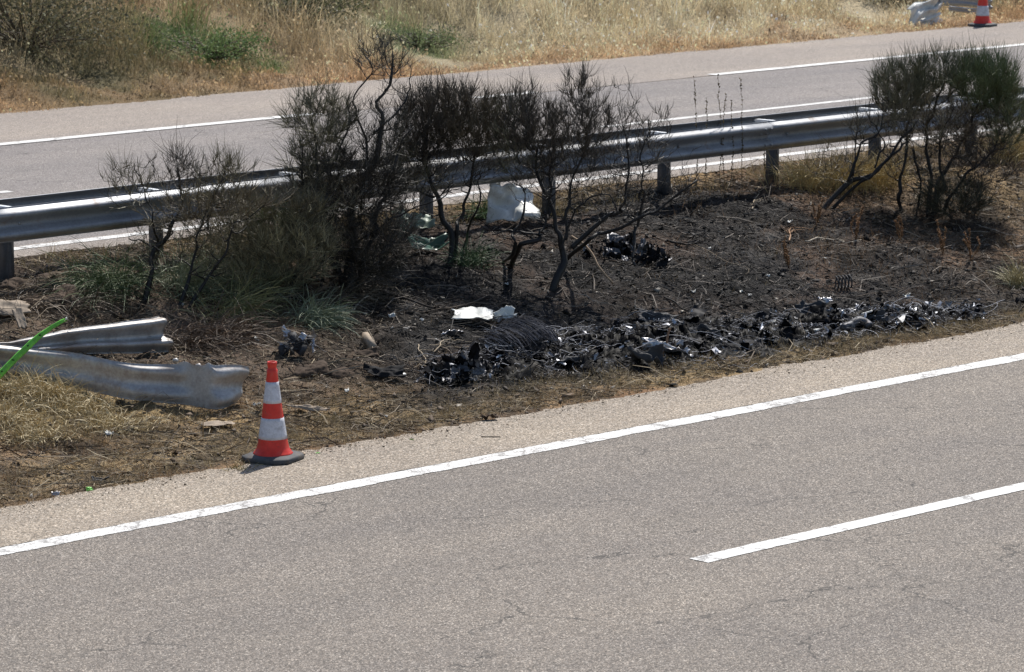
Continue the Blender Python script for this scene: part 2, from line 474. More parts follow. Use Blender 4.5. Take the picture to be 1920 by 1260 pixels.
def ground_col(X, Y):
    n1 = fbm(X * 1.6, Y * 1.6, 0, 51, 5)[..., None]; n2 = fbm(X * .5, Y * .5, 0, 55, 4)[..., None]
    n4 = fbm(X * 6, Y * 6, 0, 57, 4)[..., None]
    straw = np.array([.30, .215, .11]); brown = np.array([.155, .105, .065]); dark = np.array([.055, .042, .032]); red = np.array([.21, .11, .06])
    c = brown + (straw - brown) * np.clip(.35 + n1 * 1.1, 0, 1)
    c = c + (red - c) * np.clip(n2 * 1.2 - .1, 0, .7)
    c = c + (dark - c) * np.clip(-n4 * 1.6 - .1, 0, .8)
    # left: churned brown soil under the rail
    l = np.clip(patch(X, Y, 120, 545, 3.2, 1.7, 0, .5) + patch(X, Y, 520, 640, 1.7, 1.3, 0, .5), 0, 1)[..., None]
    c = c + (np.array([.058, .043, .033]) * (1 + n4) - c) * l * .9
    s = patch(X, Y, 100, 770, 1.2, .5, 0, .5)[..., None]
    c = c + (np.array([.36, .27, .135]) - c) * s * .8
    vg = (sstep(21.0, 21.4, Y) * (1 - sstep(22.0, 22.6, Y + .3 * n1[..., 0])))[..., None]
    c = c + (np.array([.19, .145, .085]) * (1 + .5 * n4) - c) * vg * .6
    b = burn_mask(X, Y)[..., None]
    bc = np.array([.022, .020, .019]) * (1 + .8 * n4)
    rb = np.clip(n1 * 2.2 + n2 * 1.0 + .1, 0, 1)
    right = sstep(26.2, 28.5, X)[..., None]
    bc = bc + (np.array([.13, .085, .058]) - bc) * rb * (.4 + .45 * right)
    core = patch(X, Y, 1050, 600, 3.6, 1.5, -.1, .5)[..., None]
    bc = bc * (1 - .45 * core) + np.array([.016, .0155, .016]) * .45 * core
    c = c + (bc - c) * b
    blot = np.clip(fbm(X * 2.3, Y * 2.3, 0, 58, 4)[..., None] * 3.2, -1, 1)
    c = c * (1 + .55 * blot)
    ashp = np.clip(fbm(X * 4.1, Y * 4.1, 0, 59, 4)[..., None] * 4 - 1.1, 0, 1) * b
    c = c + (np.array([.11, .105, .10]) - c) * ashp * .5
    return np.clip(c, .004, .9)
def bank_col(X, Y):
    n1 = fbm(X * .7, Y * .7, 0, 61, 4)[..., None]; n2 = fbm(X * 2.4, Y * 2.4, 0, 65, 4)[..., None]
    straw = np.array([.48, .38, .225]); pale = np.array([.70, .60, .41]); orange = np.array([.44, .255, .135]); olive = np.array([.17, .16, .075]); grn = np.array([.10, .16, .05])
    c = straw + (pale - straw) * np.clip(n1 * 1.8 + .2, 0, 1)
    c = c + (olive - c) * np.clip(-n1 * 1.9 - .12 + .2 * n2, 0, .75)
    edge = (1 - sstep(38.0, 39.6, Y + n2[..., 0] * .8))[..., None]
    c = c + (orange * (1.0 + .5 * n2) - c) * edge * .62
    u = lambda *a: patch(X, Y, *a)[..., None]
    c = c + (orange - c) * np.clip(u(340, 25, 2.2, 2.6, 0, .5) * (.7 + n2), 0, .85)
    c = c + (olive * .8 - c) * np.clip(u(620, 25, 3.0, 2.5, 0, .5) * (.6 + n2), 0, .8)
    c = c + (olive * .7 - c) * np.clip(u(40, 70, 2.2, 3.5, 0, .5) * (.7 + n2), 0, .85)
    c = c + (pale - c) * np.clip(u(1050, 70, 5.5, 1.8, 0, .6) * (.55 + n2), 0, .8)
    c = c + (pale - c) * np.clip(u(1400, 40, 4.0, 1.8, 0, .6) * (.4 + n2), 0, .7)
    c = c + (grn - c) * np.clip(u(385, 90, 1.0, 1.3, 0, .35) * (.7 + n2 * 2), 0, .9)
    c = c + (grn * 1.2 - c) * np.clip(u(790, 85, .8, .8, 0, .4) * (.6 + n2 * 2), 0, .7)
    return np.clip(c, .01, .9)

# ------------------------------------------------------------------ terrain
def grid_mesh(xs, ys, colf):
    X, Y = np.meshgrid(xs, ys, indexing='ij')
    Z = height(X, Y)
    c = colf(X, Y)
    V = np.stack([X, Y, Z], -1).reshape(-1, 3)
    i = np.arange(len(xs) * len(ys)).reshape(len(xs), len(ys))
    q = np.stack([i[:-1, :-1], i[1:, :-1], i[1:, 1:], i[:-1, 1:]], -1).reshape(-1, 4)
    return V, q, c.reshape(-1, 3)
def allcol(X, Y):
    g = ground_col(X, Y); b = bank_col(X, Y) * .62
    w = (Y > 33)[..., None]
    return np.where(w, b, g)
xs = np.unique(np.concatenate([np.linspace(-900, -60, 15), np.linspace(-60, 12, 25), np.arange(12, 36, .05), np.arange(36, 56, .25), np.linspace(56, 130, 20), np.linspace(130, 1200, 16)]))
ys = np.unique(np.concatenate([np.linspace(-900, -60, 12), np.linspace(-60, 20.9, 14), np.arange(20.95, 27.3, .045), [27.22, 37.2], np.arange(37.3, 56, .2), np.linspace(56, 110, 24), np.linspace(110, 1200, 18)]))
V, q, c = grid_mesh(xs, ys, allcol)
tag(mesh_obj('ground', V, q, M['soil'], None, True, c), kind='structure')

def sheet(name, x0, x1, y0, y1, z, mat, jit0=0, jit1=0, step=.05, detail=None):
    if jit0 or jit1:
        xr = detail or (12, 60)
        x = np.unique(np.concatenate([[x0], np.arange(xr[0], xr[1], step), [x1]]))
    else:
        x = np.array([x0, x1], float)
    def jag(s, a):
        return a * (fbm(x * 1.3, x * 0 + s, 0, 70 + s, 3) * 1.2 + fbm(x * 9, x * 0 + s, 0, 80 + s, 4) * .7 + vnoise(x * 55, x * 0 + s, 0, 88 + s) * .45)
    ya = y0 + jag(1, jit0) if jit0 else np.full_like(x, y0)
    yb = y1 + jag(2, jit1) if jit1 else np.full_like(x, y1)
    n = len(x)
    V = np.concatenate([np.stack([x, ya, np.full(n, z)], -1), np.stack([x, yb, np.full(n, z)], -1)])
    i = np.arange(n - 1)
    q = np.stack([i, i + 1, i + 1 + n, i + n], -1)
    return tag(mesh_obj(name, V, q, mat), kind='structure')
sheet('near_road', -400, 900, 9.3, 20.06, 0.0, M['asphalt'])
sheet('near_shoulder', -400, 900, 20.021, 21.06, 0.004, M['shoulder'], .0001, .07)
sheet('near_edge_line', -400, 900, 19.815, 20.02, 0.004, M['paint_worn'], .014, .014, .012, (12, 34))
for k in range(-6, 10):
    x0 = 17.85 + k * 12.0
    sheet('near_lane_line', x0, x0 + 6.5, 16.36, 16.53, 0.004, M['paint'], .007, .007, .02, (x0 + .02, x0 + 6.48))
sheet('far_road', -400, 900, 27.75, 34.6, ZF, M['asphalt_far'])
sheet('far_inner_shoulder', -400, 900, 27.18, 27.8, ZF + .004, M['shoulder_far'], .05, .02)
sheet('far_outer_shoulder', -400, 900, 34.6, 37.35, ZF + .004, M['shoulder_far'], .02, .09)
sheet('far_edge_line', -400, 900, 27.55, 27.72, ZF + .008, M['paint_worn'], .012, .012, .03, (16, 48))
for a, bb in ((-200, 30.6), (33.3, 34.36), (37.8, 300)):
    sheet('far_outer_line', a, bb, 34.55, 34.75, ZF + .008, M['paint'], .004, .004, .1, (max(a, 20) + .05, min(bb, 60) - .05))
for a, bb in ((19.0, 23.2), (32.0, 36.9 + 1.5), (46, 50.5), (59, 63.5), (6, 10.5)):
    sheet('far_lane_line', a, bb, 31.05, 31.19, ZF + .004, M['paint_worn'], .006, .006, .05, (a + .03, bb - .03))

# ------------------------------------------------------------------ guardrail
PROF = [(.156, .004), (.150, .0), (.140, .012), (.122, .052), (.108, .074), (.092, .082), (.074, .078), (.058, .060), (.030, .014), (.016, .003), (0, .0),
        (-.016, .003), (-.030, .014), (-.058, .060), (-.074, .078), (-.092, .082), (-.108, .074), (-.122, .052), (-.140, .012), (-.150, .0), (-.156, .004)]
def beam(path, up, out, mat, name, parent, scale=1.0, crumple=0.0, thick=.004, seed=0, prof_scale=None, flare=None):
    """sweep the W profile along a 3-D path; up/out per point"""
    path = np.asarray(path); n = len(path)
    pr = np.array(PROF); m = len(pr)
    up = np.broadcast_to(up, (n, 3)); out = np.broadcast_to(out, (n, 3))
    k = np.ones(n) if prof_scale is None else np.asarray(prof_scale)
    fl = np.ones(n) if flare is None else np.asarray(flare)
    P = path[:, None, :] + up[:, None, :] * (pr[None, :, 0:1] * k[:, None, None]) * scale + out[:, None, :] * (pr[None, :, 1:2] * scale * fl[:, None, None])
    if crumple:
        t = np.linspace(0, 1, n)[:, None]; s = np.linspace(0, 1, m)[None, :]
        L = np.linalg.norm(np.diff(path, axis=0), axis=1).sum()
        d = fbm(t * L * 2.2, s * 1.8, 0, 90 + seed, 3) * crumple + fbm(t * L * 7, s * 4, 0, 95 + seed, 2) * crumple * .22
        d2 = fbm(t * L * 2.0, s * 1.2, 5, 97 + seed, 3) * crumple * .8
        d = d + (np.abs(fbm(t * L * 3.1 + s * .8, s * 1.1, 3, 99 + seed, 2)) - .2) * crumple * 1.1
        P = P + out[:, None, :] * d[..., None] + up[:, None, :] * d2[..., None]
    V = P.reshape(-1, 3)
    back = (P - out[:, None, :] * thick).reshape(-1, 3)
    N = n * m; i = np.arange(N).reshape(n, m)
    q = np.stack([i[:-1, :-1], i[1:, :-1], i[1:, 1:], i[:-1, 1:]], -1).reshape(-1, 4)
    q2 = q[:, ::-1] + N
    rim = []
    for e in (i[:, 0], i[:, -1][::-1], i[0][::-1], i[-1]):
        rim.append(np.stack([e[1:], e[:-1], e[:-1] + N, e[1:] + N], -1))
    return mesh_obj(name, np.concatenate([V, back]), [q, q2] + rim, mat, parent, True)

RZ = .64
gr = empty('guardrail', (19.46, 26.36, RZ), 'long double sided grey steel guardrail standing on posts between the carriageways', 'guardrail')
X0, SP = 19.46, 1.688
fy, by = 26.145, 26.60
ztop = 1.325
bx = [-8, -4, -.1] if False else None
segs = np.arange(-9, 16) * SP * 2 + X0 - .25
for j in range(len(segs) - 1):
    for side, yy in ((-1, fy), (1, by)):
        n = 9
        x = np.linspace(segs[j] - .12, segs[j + 1] + .06, n)
        sag = .012 * fbm(x * .3, x * 0, 0, 77, 2)
        path = np.stack([x, np.full(n, yy) + sag + (.007 * side if j % 2 else 0), np.full(n, ztop - .156) + sag * .6], -1)
        beam(path, (0, 0, 1), (0, side, 0), M['galv'], 'beam', gr, seed=j)
for j in range(1, len(segs) - 1):
    if 17 < segs[j] < 37:
        for du in (-.06, .03):
            for dz in (-.085, .085, 0.03, -.03):
                yb_ = fy - (.082 if abs(dz) > .05 else .012) - .004
                V, Fs = tubes([[[segs[j] + du, yb_ + .008, ztop - .156 + dz], [segs[j] + du, yb_ - .012, ztop - .156 + dz]]], [[.014, .011]], 6)
                mb_ = MB(); mb_.add(V, Fs); mb_.build('bolt', M['galv'], gr)
def c_section(x, y, z0, z1, w=.12, d=.055, t=.006):
    mb = MB()
    mb.add(*box((x, y, (z0 + z1) / 2), (t, w, z1 - z0)))
    mb.add(*box((x + d / 2 + t / 2, y - w / 2 + t / 2, (z0 + z1) / 2), (d, t, z1 - z0)))
    mb.add(*box((x + d / 2 + t / 2, y + w / 2 - t / 2, (z0 + z1) / 2), (d, t, z1 - z0)))
    return mb
for k in range(-12, 24):
    x = X0 + SP * k + .12
    o_z = float(height(x, 26.37))
    c_section(x, 26.37, o_z - .25, ztop - .06, .13, .06).build('post', M['post'], gr)
    mb = MB()
    ang = RG.uniform(-.12, .12)
    mb.add(*box((x + .03, (fy + by) / 2, ztop - .035), (.075, by - fy - .02, .006), ang))
    mb.add(*box((x - .005, (fy + by) / 2, ztop - .085), (.005, by - fy - .02, .094), ang))
    mb.build('spacer', M['galv_pale'], gr)
    for zz in (ztop - .156,):
        V, Fs = tubes([[[x, fy - .0, zz], [x, fy - .022, zz]]], [[.016, .014]], 8)
        mb = MB(); mb.add(V, Fs); mb.build('bolt', M['galv'], gr)

# ------------------------------------------------------------------ damaged guardrail (left)
def smooth_path(pts, n):
    pts = np.asarray(pts, float); t = np.linspace(0, 1, len(pts)); tt = np.linspace(0, 1, n)
    P = np.empty((n, pts.shape[1]))
    # catmull-rom
    for i, u in enumerate(tt):
        s = u * (len(pts) - 1); k = min(int(s), len(pts) - 2); f = s - k
        p0 = pts[max(k - 1, 0)]; p1 = pts[k]; p2 = pts[k + 1]; p3 = pts[min(k + 2, len(pts) - 1)]
        P[i] = .5 * ((2 * p1) + (-p0 + p2) * f + (2 * p0 - 5 * p1 + 4 * p2 - p3) * f * f + (-p0 + 3 * p1 - 3 * p2 + p3) * f ** 3)
    return P
dg = empty('fallen_guardrail', hit(200, 750), 'torn crumpled guardrail beam lying folded on the grass at the left edge', 'guardrail')
# front piece : bottom edge follows the ground
bot = [hit(-420, 690), hit(-200, 700), hit(0, 712), hit(120, 728), hit(240, 752), hit(340, 762), hit(408, 770), hit(446, 757)]
bot = smooth_path(bot, 90)
n = 90; t = np.linspace(0, 1, n)
half = np.interp(t, [0, .33, .6, .84, .93, 1], [.14, .14, .152, .175, .165, .150])
out = nrm(np.stack([np.full(n, .25), np.full(n, -1.0), np.full(n, .18)], -1))
upv = nrm(np.stack([np.full(n, .04), np.full(n, .22), np.full(n, 1.0)], -1))
upv = nrm(upv + cR[None, :] * (.42 * sstep(.86, 1, t))[:, None])
ctr = bot + upv * half[:, None] + np.array([0, 0, .015])
half = half + .016 * np.exp(-((t - .745) / .022) ** 2) + .010 * np.exp(-((t - .84) / .012) ** 2)
ctr = bot + upv * half[:, None] + np.array([0, 0, .015])
beam(ctr, upv, out, M['galv_dirty'], 'front_beam', dg, 1, .013, seed=3, prof_scale=half / .156, flare=np.interp(t, [0, .5, .8, 1], [1, .8, .6, .35]))
bot = smooth_path([hit(-300, 668), hit(-60, 668), hit(60, 668), hit(180, 664), hit(318, 660)], 60)
n = 60; t = np.linspace(0, 1, n)
upv = nrm(np.stack([np.full(n, -.1), np.full(n, .35), np.full(n, 1.0)], -1))
out = nrm(np.stack([np.full(n, .1), np.full(n, -1.0), np.full(n, .45)], -1))
half = np.interp(t, [0, .4, .6, 1], [.03, .06, .10, .16])
beam(bot + upv * half[:, None], upv, out, M['galv_dirty'], 'rear_beam', dg, 1, .014, seed=8, prof_scale=half / .156)
for px, py in ((326, 677), (369, 687)):
    p = atdepth(px, py, depth(hit(350, 764)) - .02)
    V, Fs = tubes([[p, p + np.array([.01, -.03, .012])]], [[.02, .017]], 8)
    mb = MB(); mb.add(V, Fs); mb.build('bolt', M['galv_dirty'], dg)

# far crumpled guardrail (upper right)
fg = empty('crumpled_far_guardrail', hit(1725, 50), 'pale crumpled guardrail end lying in dry grass beside the far road', 'guardrail')
Zf = depth(hit(1725, 52))
def pz(pts, dz=0.0): return [atdepth(x, y, Zf + dz + k) for x, y, k in pts]
pts = smooth_path(pz([(1702, 42, -.1), (1712, 28, 0), (1725, 22, .1), (1742, 20, .15), (1752, 14, .2), (1760, 2, .3), (1752, -12, .4), (1775, -25, .5)]), 46)
n = 46; tt = np.linspace(0, 1, n)
beam(pts, nrm(np.array([[.1, .25, 1.0]])), nrm(np.array([[-.2, -.9, .5]])), M['white_panel'], 'crumpled_beam', fg, 1, .13, seed=14)
pts = smooth_path(pz([(1704, 50, -.15), (1722, 43, 0), (1742, 38, .1), (1762, 30, .2)]), 30)
beam(pts, nrm(np.array([[.1, .6, 1.0]])), nrm(np.array([[-.2, -.9, .2]])), M['white_panel'], 'crumpled_beam', fg, .7, .1, seed=17)
hr = empty('far_guardrail', hit(1800, 25), 'thin pale guardrail standing in the dry grass behind the farther cone', 'guardrail')
P0 = atdepth(1768, 2, Zf + 1.2); 
pts = smooth_path([atdepth(1768, 0, Zf + 1.6), atdepth(1810, 2, Zf + 1.4), atdepth(1858, 8, Zf + 1.2)], 20)
beam(pts, np.array([[0, .1, 1.0]]), nrm(np.array([[-.1, -1, .1]])), M['galv'], 'beam', hr, .55, .02, seed=19)
pts = smooth_path([atdepth(1778, 16, Zf + 1.0), atdepth(1806, 19, Zf + .9), atdepth(1834, 21, Zf + .8)], 16)
beam(pts, np.array([[0, .1, 1.0]]), nrm(np.array([[-.1, -1, .1]])), M['galv'], 'beam', hr, .3, .02, seed=23)
for px in (1790, 1845):
    b0 = hit(px, 27)
    mb = MB(); mb.add(*box((b0[0], b0[1], b0[2] + .15), (.07, .1, .42))); mb.build('post', M['post'], hr)
pb = hit(1908, 22)
mb = c_section(pb[0], pb[1], pb[2] - .1, pb[2] + .5, .12, .12)
o = mb.build('steel_post', M['post'], None, origin=pb)
tag(o, 'short dark steel post in the grass at the top right corner', 'post')

# ------------------------------------------------------------------ cones
def lathe(prof, seg=40):
    pr = np.asarray(prof, float); n = len(pr)
    a = np.arange(seg) * 2 * math.pi / seg
    V = np.stack([pr[:, 0:1] * np.cos(a), pr[:, 0:1] * np.sin(a), np.repeat(pr[:, 1:2], seg, 1)], -1).reshape(-1, 3)
    i = np.arange(n * seg).reshape(n, seg)
    q = np.stack([i[:-1], np.roll(i, -1, 1)[:-1], np.roll(i, -1, 1)[1:], i[1:]], -1).reshape(-1, 4)
    return V, q
def make_cone(loc, rz, label, tilt=(0, 0)):
    loc = np.array(loc)
    r = empty('traffic_cone', loc, label, 'traffic cone', 'orange and white road cones')
    def rad(z): return np.interp(z, [.05, .07, .085, .11, .14, .30, .455, .58, .70], [.148, .138, .126, .118, .112, .087, .066, .049, .036])
    zs = [.048, .056, .068, .085, .10, .12, .15]
    prof = [(.150, .046), (.152, .052)] + [(rad(z), z) for z in (.06, .07, .085, .1, .12, .15, .18, .3, .455, .58, .66)]
    prof += [(.041, .69), (.034, .695), (.033, .715), (.036, .72), (.037, .745), (.034, .75), (.027, .748), (.026, .70), (.022, .5)]
    V, q = lathe(prof)
    mb = MB(); mb.add(V + loc, q); mb.build('cone_body', M['cone_red'], r, True)
    for z0, z1 in ((.166, .325), (.438, .598)):
        zz = np.linspace(z0, z1, 7)
        prof = [(rad(z0) - .001, z0)] + [(rad(z) + .0022, z) for z in zz] + [(rad(z1) - .001, z1)]
        V, q = lathe(prof)
        mb = MB(); mb.add(V + loc, q); o = mb.build('reflective_band', M['cone_white'], r, True)
        a = rz - 1.25
        s = []
        for z in zz: s.append([loc[0] + (rad(z) + .0035) * math.cos(a), loc[1] + (rad(z) + .0035) * math.sin(a), loc[2] + z])
        V, Fs = tubes([s], [[.0018] * 7], 4); mb = MB(); mb.add(V, Fs); sm = mb.build('seam', M['white_panel'], None)
        sm.parent = o
        sm.matrix_parent_inverse = Matrix.Translation(r.location).inverted()
    # octagonal rubber base with lip
    def octo(w, c, z):
        h = w / 2; p = [(-h, -h + c), (-h + c, -h), (h - c, -h), (h, -h + c), (h, h - c), (h - c, h), (-h + c, h), (-h, h - c)]
        return [(x * math.cos(rz) - y * math.sin(rz), x * math.sin(rz) + y * math.cos(rz), z) for x, y in p]
    L = [octo(.395, .075, .0), octo(.40, .075, .006), octo(.40, .075, .030), octo(.385, .07, .038), octo(.35, .065, .041), octo(.33, .06, .047), octo(.28, .06, .050)]
    V = np.array(L).reshape(-1, 3) + loc; i = np.arange(len(L) * 8).reshape(len(L), 8)
    q = np.stack([i[:-1], np.roll(i, -1, 1)[:-1], np.roll(i, -1, 1)[1:], i[1:]], -1).reshape(-1, 4)
    mb = MB(); mb.add(V, [q, i[:1, ::-1], i[-1:]]); mb.build('rubber_base', M['rubber'], r)
    return r
c1 = hit(512, 862); c1[2] = .006
make_cone(c1, .35, 'orange and white striped road cone in front of the torn rail')
c2 = hit(1842, 49); c2[2] = ZF + .006
make_cone(c2, .2, 'orange and white road cone at the far roadside, upper right')

# ------------------------------------------------------------------ bushes
BR = np.random.default_rng(5)
def gnarl(P, amp):
    P = np.asarray(P, float).copy(); n = len(P)
    L = np.linalg.norm(P[-1] - P[0]) + 1e-6
    k = np.linspace(0, 1, n); s = BR.integers(0, 9999)
    for ax in range(3):
        P[:, ax] += amp * L * (vnoise(k * 5, k * 0, ax * 7.1, s) + .6 * vnoise(k * 12, k * 0, ax * 3.3, s + 1)) * np.clip(k * 4, 0, 1)
    return P
def make_bush(name, label, cat, base, stems, crowns, group=None, trunk_r=.03, trunk_c=(.016, .014, .013), gn=.035, dspread=.45):
    """stems: list of (pixel polyline, r0, r1, depth lean); crowns: (px,py,rx,ry,n_attract,twigs,twig_len,colour,colour2,up)"""
    bp = hit(*base); Z0 = depth(bp)
    root = empty(name, bp, label, cat, group)
    nodes = []; T = MB()
    for (pl, r0, r1, dz) in stems:
        m = len(pl)
        pts = []
        for i, (x, y) in enumerate(pl):
            if i == 0 and y > 330 and r0 >= .014 and pl[0][1] >= base[1] - 90 and (i == 0):
                g = hit(x, y)
                pts.append(g + np.array([0, 0, -.04]) if abs(depth(g) - Z0) < .9 and y >= base[1] - 60 else atdepth(x, y, Z0))
            else:
                pts.append(atdepth(x, y, Z0 + dz * i / (m - 1)))
        P = gnarl(smooth_path(pts, 26), gn)
        R = np.linspace(r0, r1, 26) * (1 + .25 * vnoise(np.linspace(0, 9, 26), 0, 0, BR.integers(9999)))
        T.add(*tubes([P], [R], 7), col=trunk_c)
        for p, r in zip(P[3:], R[3:]): nodes.append((*p, r))
    nodes = np.array(nodes)
    sec = []; secR = []; twP = []; twR = []; twC = []
    for (px, py, rx, ry, na, nt, tl, ca, cb, up) in crowns:
        na = int(na * 1.9); nt = max(4, int(nt * .62)); rx *= 1.16; ry *= 1.1
        d = BR.normal(size=(na, 3)); d = nrm(d) * (BR.uniform(0, 1, (na, 1)) ** .38)
        A = np.array([atdepth(px + rx * 1.12 * a[0], py + ry * .1 + ry * 1.0 * a[1], Z0 + dspread * a[2] * min(1, rx / 60)) for a in d])
        zmin = height(A[:, 0], A[:, 1]) + .03
        A[:, 2] = np.maximum(A[:, 2], zmin)
        cen = atdepth(px, py + ry * .8, Z0)
        order = np.argsort(np.linalg.norm(A - cen, axis=1))
        for a in A[order]:
            dd = np.linalg.norm(nodes[:, :3] - a, axis=1) + np.clip(nodes[:, 2] - a[2] + .03, 0, None) * 2.5
            j = int(np.argmin(dd)); s = nodes[j, :3]; r = min(nodes[j, 3] * .75, .009)
            L = np.linalg.norm(a - s)
            if L < .02: continue
            mid = (s + a) / 2 + np.array([0, 0, -.10 * L]) + BR.normal(size=3) * L * .13
            P = gnarl(smooth_path([s, mid, a], 8), .05)
            rt = max(.0022, r * .45)
            sec.append(P); secR.append(np.linspace(r, rt, 8))
            ext = np.concatenate([P[2:], np.linspace(r, rt, 8)[2:, None]], 1)
            nodes = np.concatenate([nodes, ext])
            # twigs
            k = np.clip((8 * BR.uniform(0, 1, nt) ** .75).astype(int), 1, 7); S = P[k]
            tan = nrm(P[k] - P[np.maximum(k - 2, 0)])
            D = nrm(tan * .5 + BR.normal(size=(nt, 3)) * .42 + np.array([0, 0, up * 1.1]) + nrm(a - cen) * .45)
            Ls = tl * 1.25 * (BR.uniform(.25, 1.25, nt) * BR.uniform(.55, 1.25))[:, None]
            m1 = S + D * Ls * .5 + BR.normal(size=(nt, 3)) * Ls * .05
            D2 = nrm(D + BR.normal(size=(nt, 3)) * .22 + np.array([0, 0, up * .25]))
            m2 = m1 + D2 * Ls * .5
            TW = np.stack([S, m1, m2], 1)
            twP.append(TW)
            rr = BR.uniform(.0011, .0021, nt)[:, None]
            twR.append(rr * np.array([[1.25, 1.0, .35]]))
            f = np.clip(BR.uniform(0, 1, (nt, 1)) ** 1.1 + BR.normal() * .18, 0, 1)
            cc = np.array(ca) * (1 - f) + np.array(cb) * f
            twC.append(np.repeat(cc, 6, 0))
    T.add(*tubes(np.array(sec), np.array(secR), 4, False), col=trunk_c)
    T.build('branches', M['twig'], root, True)
    P = np.concatenate(twP); R = np.concatenate(twR)
    V, Fs = ribbons(P, R)
    mb = MB(); mb.add(V, Fs, np.concatenate(twC)); mb.build('twigs', M['twig'], root)
    return root
BLK = (.036, .031, .026); DBR = (.125, .10, .07); OLV = (.19, .175, .10); TAN = (.23, .19, .11); GRN = (.085, .115, .05); GRB = (.13, .16, .09); BRN = (.09, .06, .04)
make_bush('scorched_shrub', 'thin straggly scorched shrub in front of the rail near the left end', 'shrub', (285, 560),
    [([(270, 562), (285, 520), (292, 470), (330, 420), (338, 360), (332, 300)], .03, .006, .2),
     ([(290, 500), (300, 430), (275, 370), (245, 310)], .014, .004, -.1),
     ([(330, 572), (360, 500), (385, 430), (420, 330)], .018, .005, .1),
     ([(350, 575), (410, 490), (450, 420), (500, 380)], .014, .004, -.2),
     ([(300, 470), (270, 455), (240, 445)], .010, .004, -.2),
     ([(390, 430), (400, 370), (430, 300)], .010, .004, .2)],
    [(245, 335, 45, 45, 34, 11, .17, DBR, OLV, .3), (340, 315, 52, 42, 44, 12, .15, BLK, DBR, .3), (425, 330, 45, 50, 50, 14, .16, DBR, OLV, .3),
     (370, 395, 95, 40, 75, 16, .18, DBR, TAN, .1), (350, 470, 70, 50, 34, 8, .16, DBR, OLV, .1), (450, 370, 70, 35, 34, 16, .18, DBR, TAN, .15), (290, 450, 50, 50, 14, 6, .12, BLK, DBR, .1)])
make_bush('olive_broom_shrub', 'rounded olive brown broom shrub low beside the big burnt shrub', 'shrub', (520, 560),
    [([(520, 565), (500, 500), (480, 430)], .02, .006, 0), ([(540, 565), (560, 480), (560, 400)], .02, .006, .1), ([(510, 560), (450, 500), (420, 470)], .015, .005, -.1), ([(550, 560), (600, 500), (620, 440)], .015, .005, -.1)],
    [(520, 460, 85, 70, 190, 34, .17, (.07, .065, .04), (.36, .33, .20), .25), (470, 400, 50, 25, 30, 24, .16, GRN, OLV, .4), (560, 390, 50, 30, 50, 24, .16, BLK, OLV, .3), (470, 530, 60, 35, 40, 26, .18, OLV, GRB, .0), (415, 440, 60, 60, 60, 16, .2, DBR, TAN, .2), (440, 500, 70, 45, 60, 18, .2, OLV, (.33, .31, .2), .1)], dspread=.5)
make_bush('burnt_broom_bush', 'tallest burnt shrub with one long bare branch rising above the rest', 'shrub', (655, 545),
    [([(655, 548), (652, 470), (655, 400), (690, 300), (705, 220), (735, 160), (738, 110)], .055, .006, .1),
     ([(648, 545), (630, 450), (600, 340), (590, 230)], .03, .006, -.1), ([(640, 470), (580, 380), (560, 270)], .02, .006, -.2),
     ([(665, 540), (700, 430), (740, 340), (770, 240)], .028, .006, .2), ([(690, 300), (680, 240), (665, 190), (700, 130), (690, 100)], .013, .004, 0),
     ([(700, 250), (745, 210), (765, 170), (768, 130)], .012, .004, .1), ([(660, 460), (720, 420), (790, 385), (850, 340)], .014, .004, -.2),
     ([(600, 540), (610, 470), (590, 420)], .02, .008, .1), ([(630, 300), (650, 240), (655, 200)], .012, .005, 0)],
    [(605, 215, 58, 50, 90, 24, .17, (.05, .044, .03), (.24, .22, .13), .3), (590, 290, 50, 50, 70, 20, .16, BLK, (.2, .18, .1), .15), (715, 100, 42, 40, 46, 11, .13, BLK, (.05, .05, .04), .5),
     (745, 150, 28, 30, 16, 7, .1, BLK, BLK, .3), (700, 240, 60, 55, 70, 14, .15, BLK, (.08, .07, .045), .3), (665, 340, 95, 60, 170, 26, .17, BLK, (.05, .042, .03), .15),
     (650, 450, 95, 70, 190, 26, .18, BLK, (.055, .048, .032), .0), (600, 370, 60, 50, 60, 24, .2, DBR, (.33, .29, .19), .0), (745, 430, 40, 50, 40, 16, .18, BLK, DBR, .0)], dspread=.5)
make_bush('dense_burnt_shrub', 'burnt shrub with dense brush like crown left of the white panel', 'shrub', (848, 492),
    [([(845, 494), (846, 450), (822, 385), (800, 320), (792, 250), (800, 190)], .034, .006, .1), ([(850, 490), (862, 430), (868, 370), (885, 290), (900, 220)], .022, .005, .1),
     ([(862, 470), (885, 420), (905, 360), (900, 320)], .014, .004, -.2), ([(815, 370), (790, 360), (770, 330)], .012, .004, -.1), ([(800, 300), (840, 240), (850, 190)], .012, .004, 0)],
    [(800, 225, 50, 65, 110, 26, .16, BLK, DBR, .5), (880, 225, 62, 60, 130, 28, .17, DBR, (.12, .10, .06), .5), (840, 190, 60, 40, 50, 20, .15, BLK, DBR, .6),
     (830, 310, 75, 45, 60, 9, .14, BLK, DBR, .2), (740, 290, 50, 50, 40, 18, .15, DBR, OLV, .3), (770, 330, 60, 60, 50, 14, .18, DBR, OLV, .2), (940, 235, 45, 75, 70, 18, .17, DBR, (.12, .10, .06), .5), (780, 260, 40, 60, 50, 18, .16, BLK, DBR, .5), (850, 280, 90, 60, 60, 10, .15, BLK, DBR, .4)], dspread=.4)
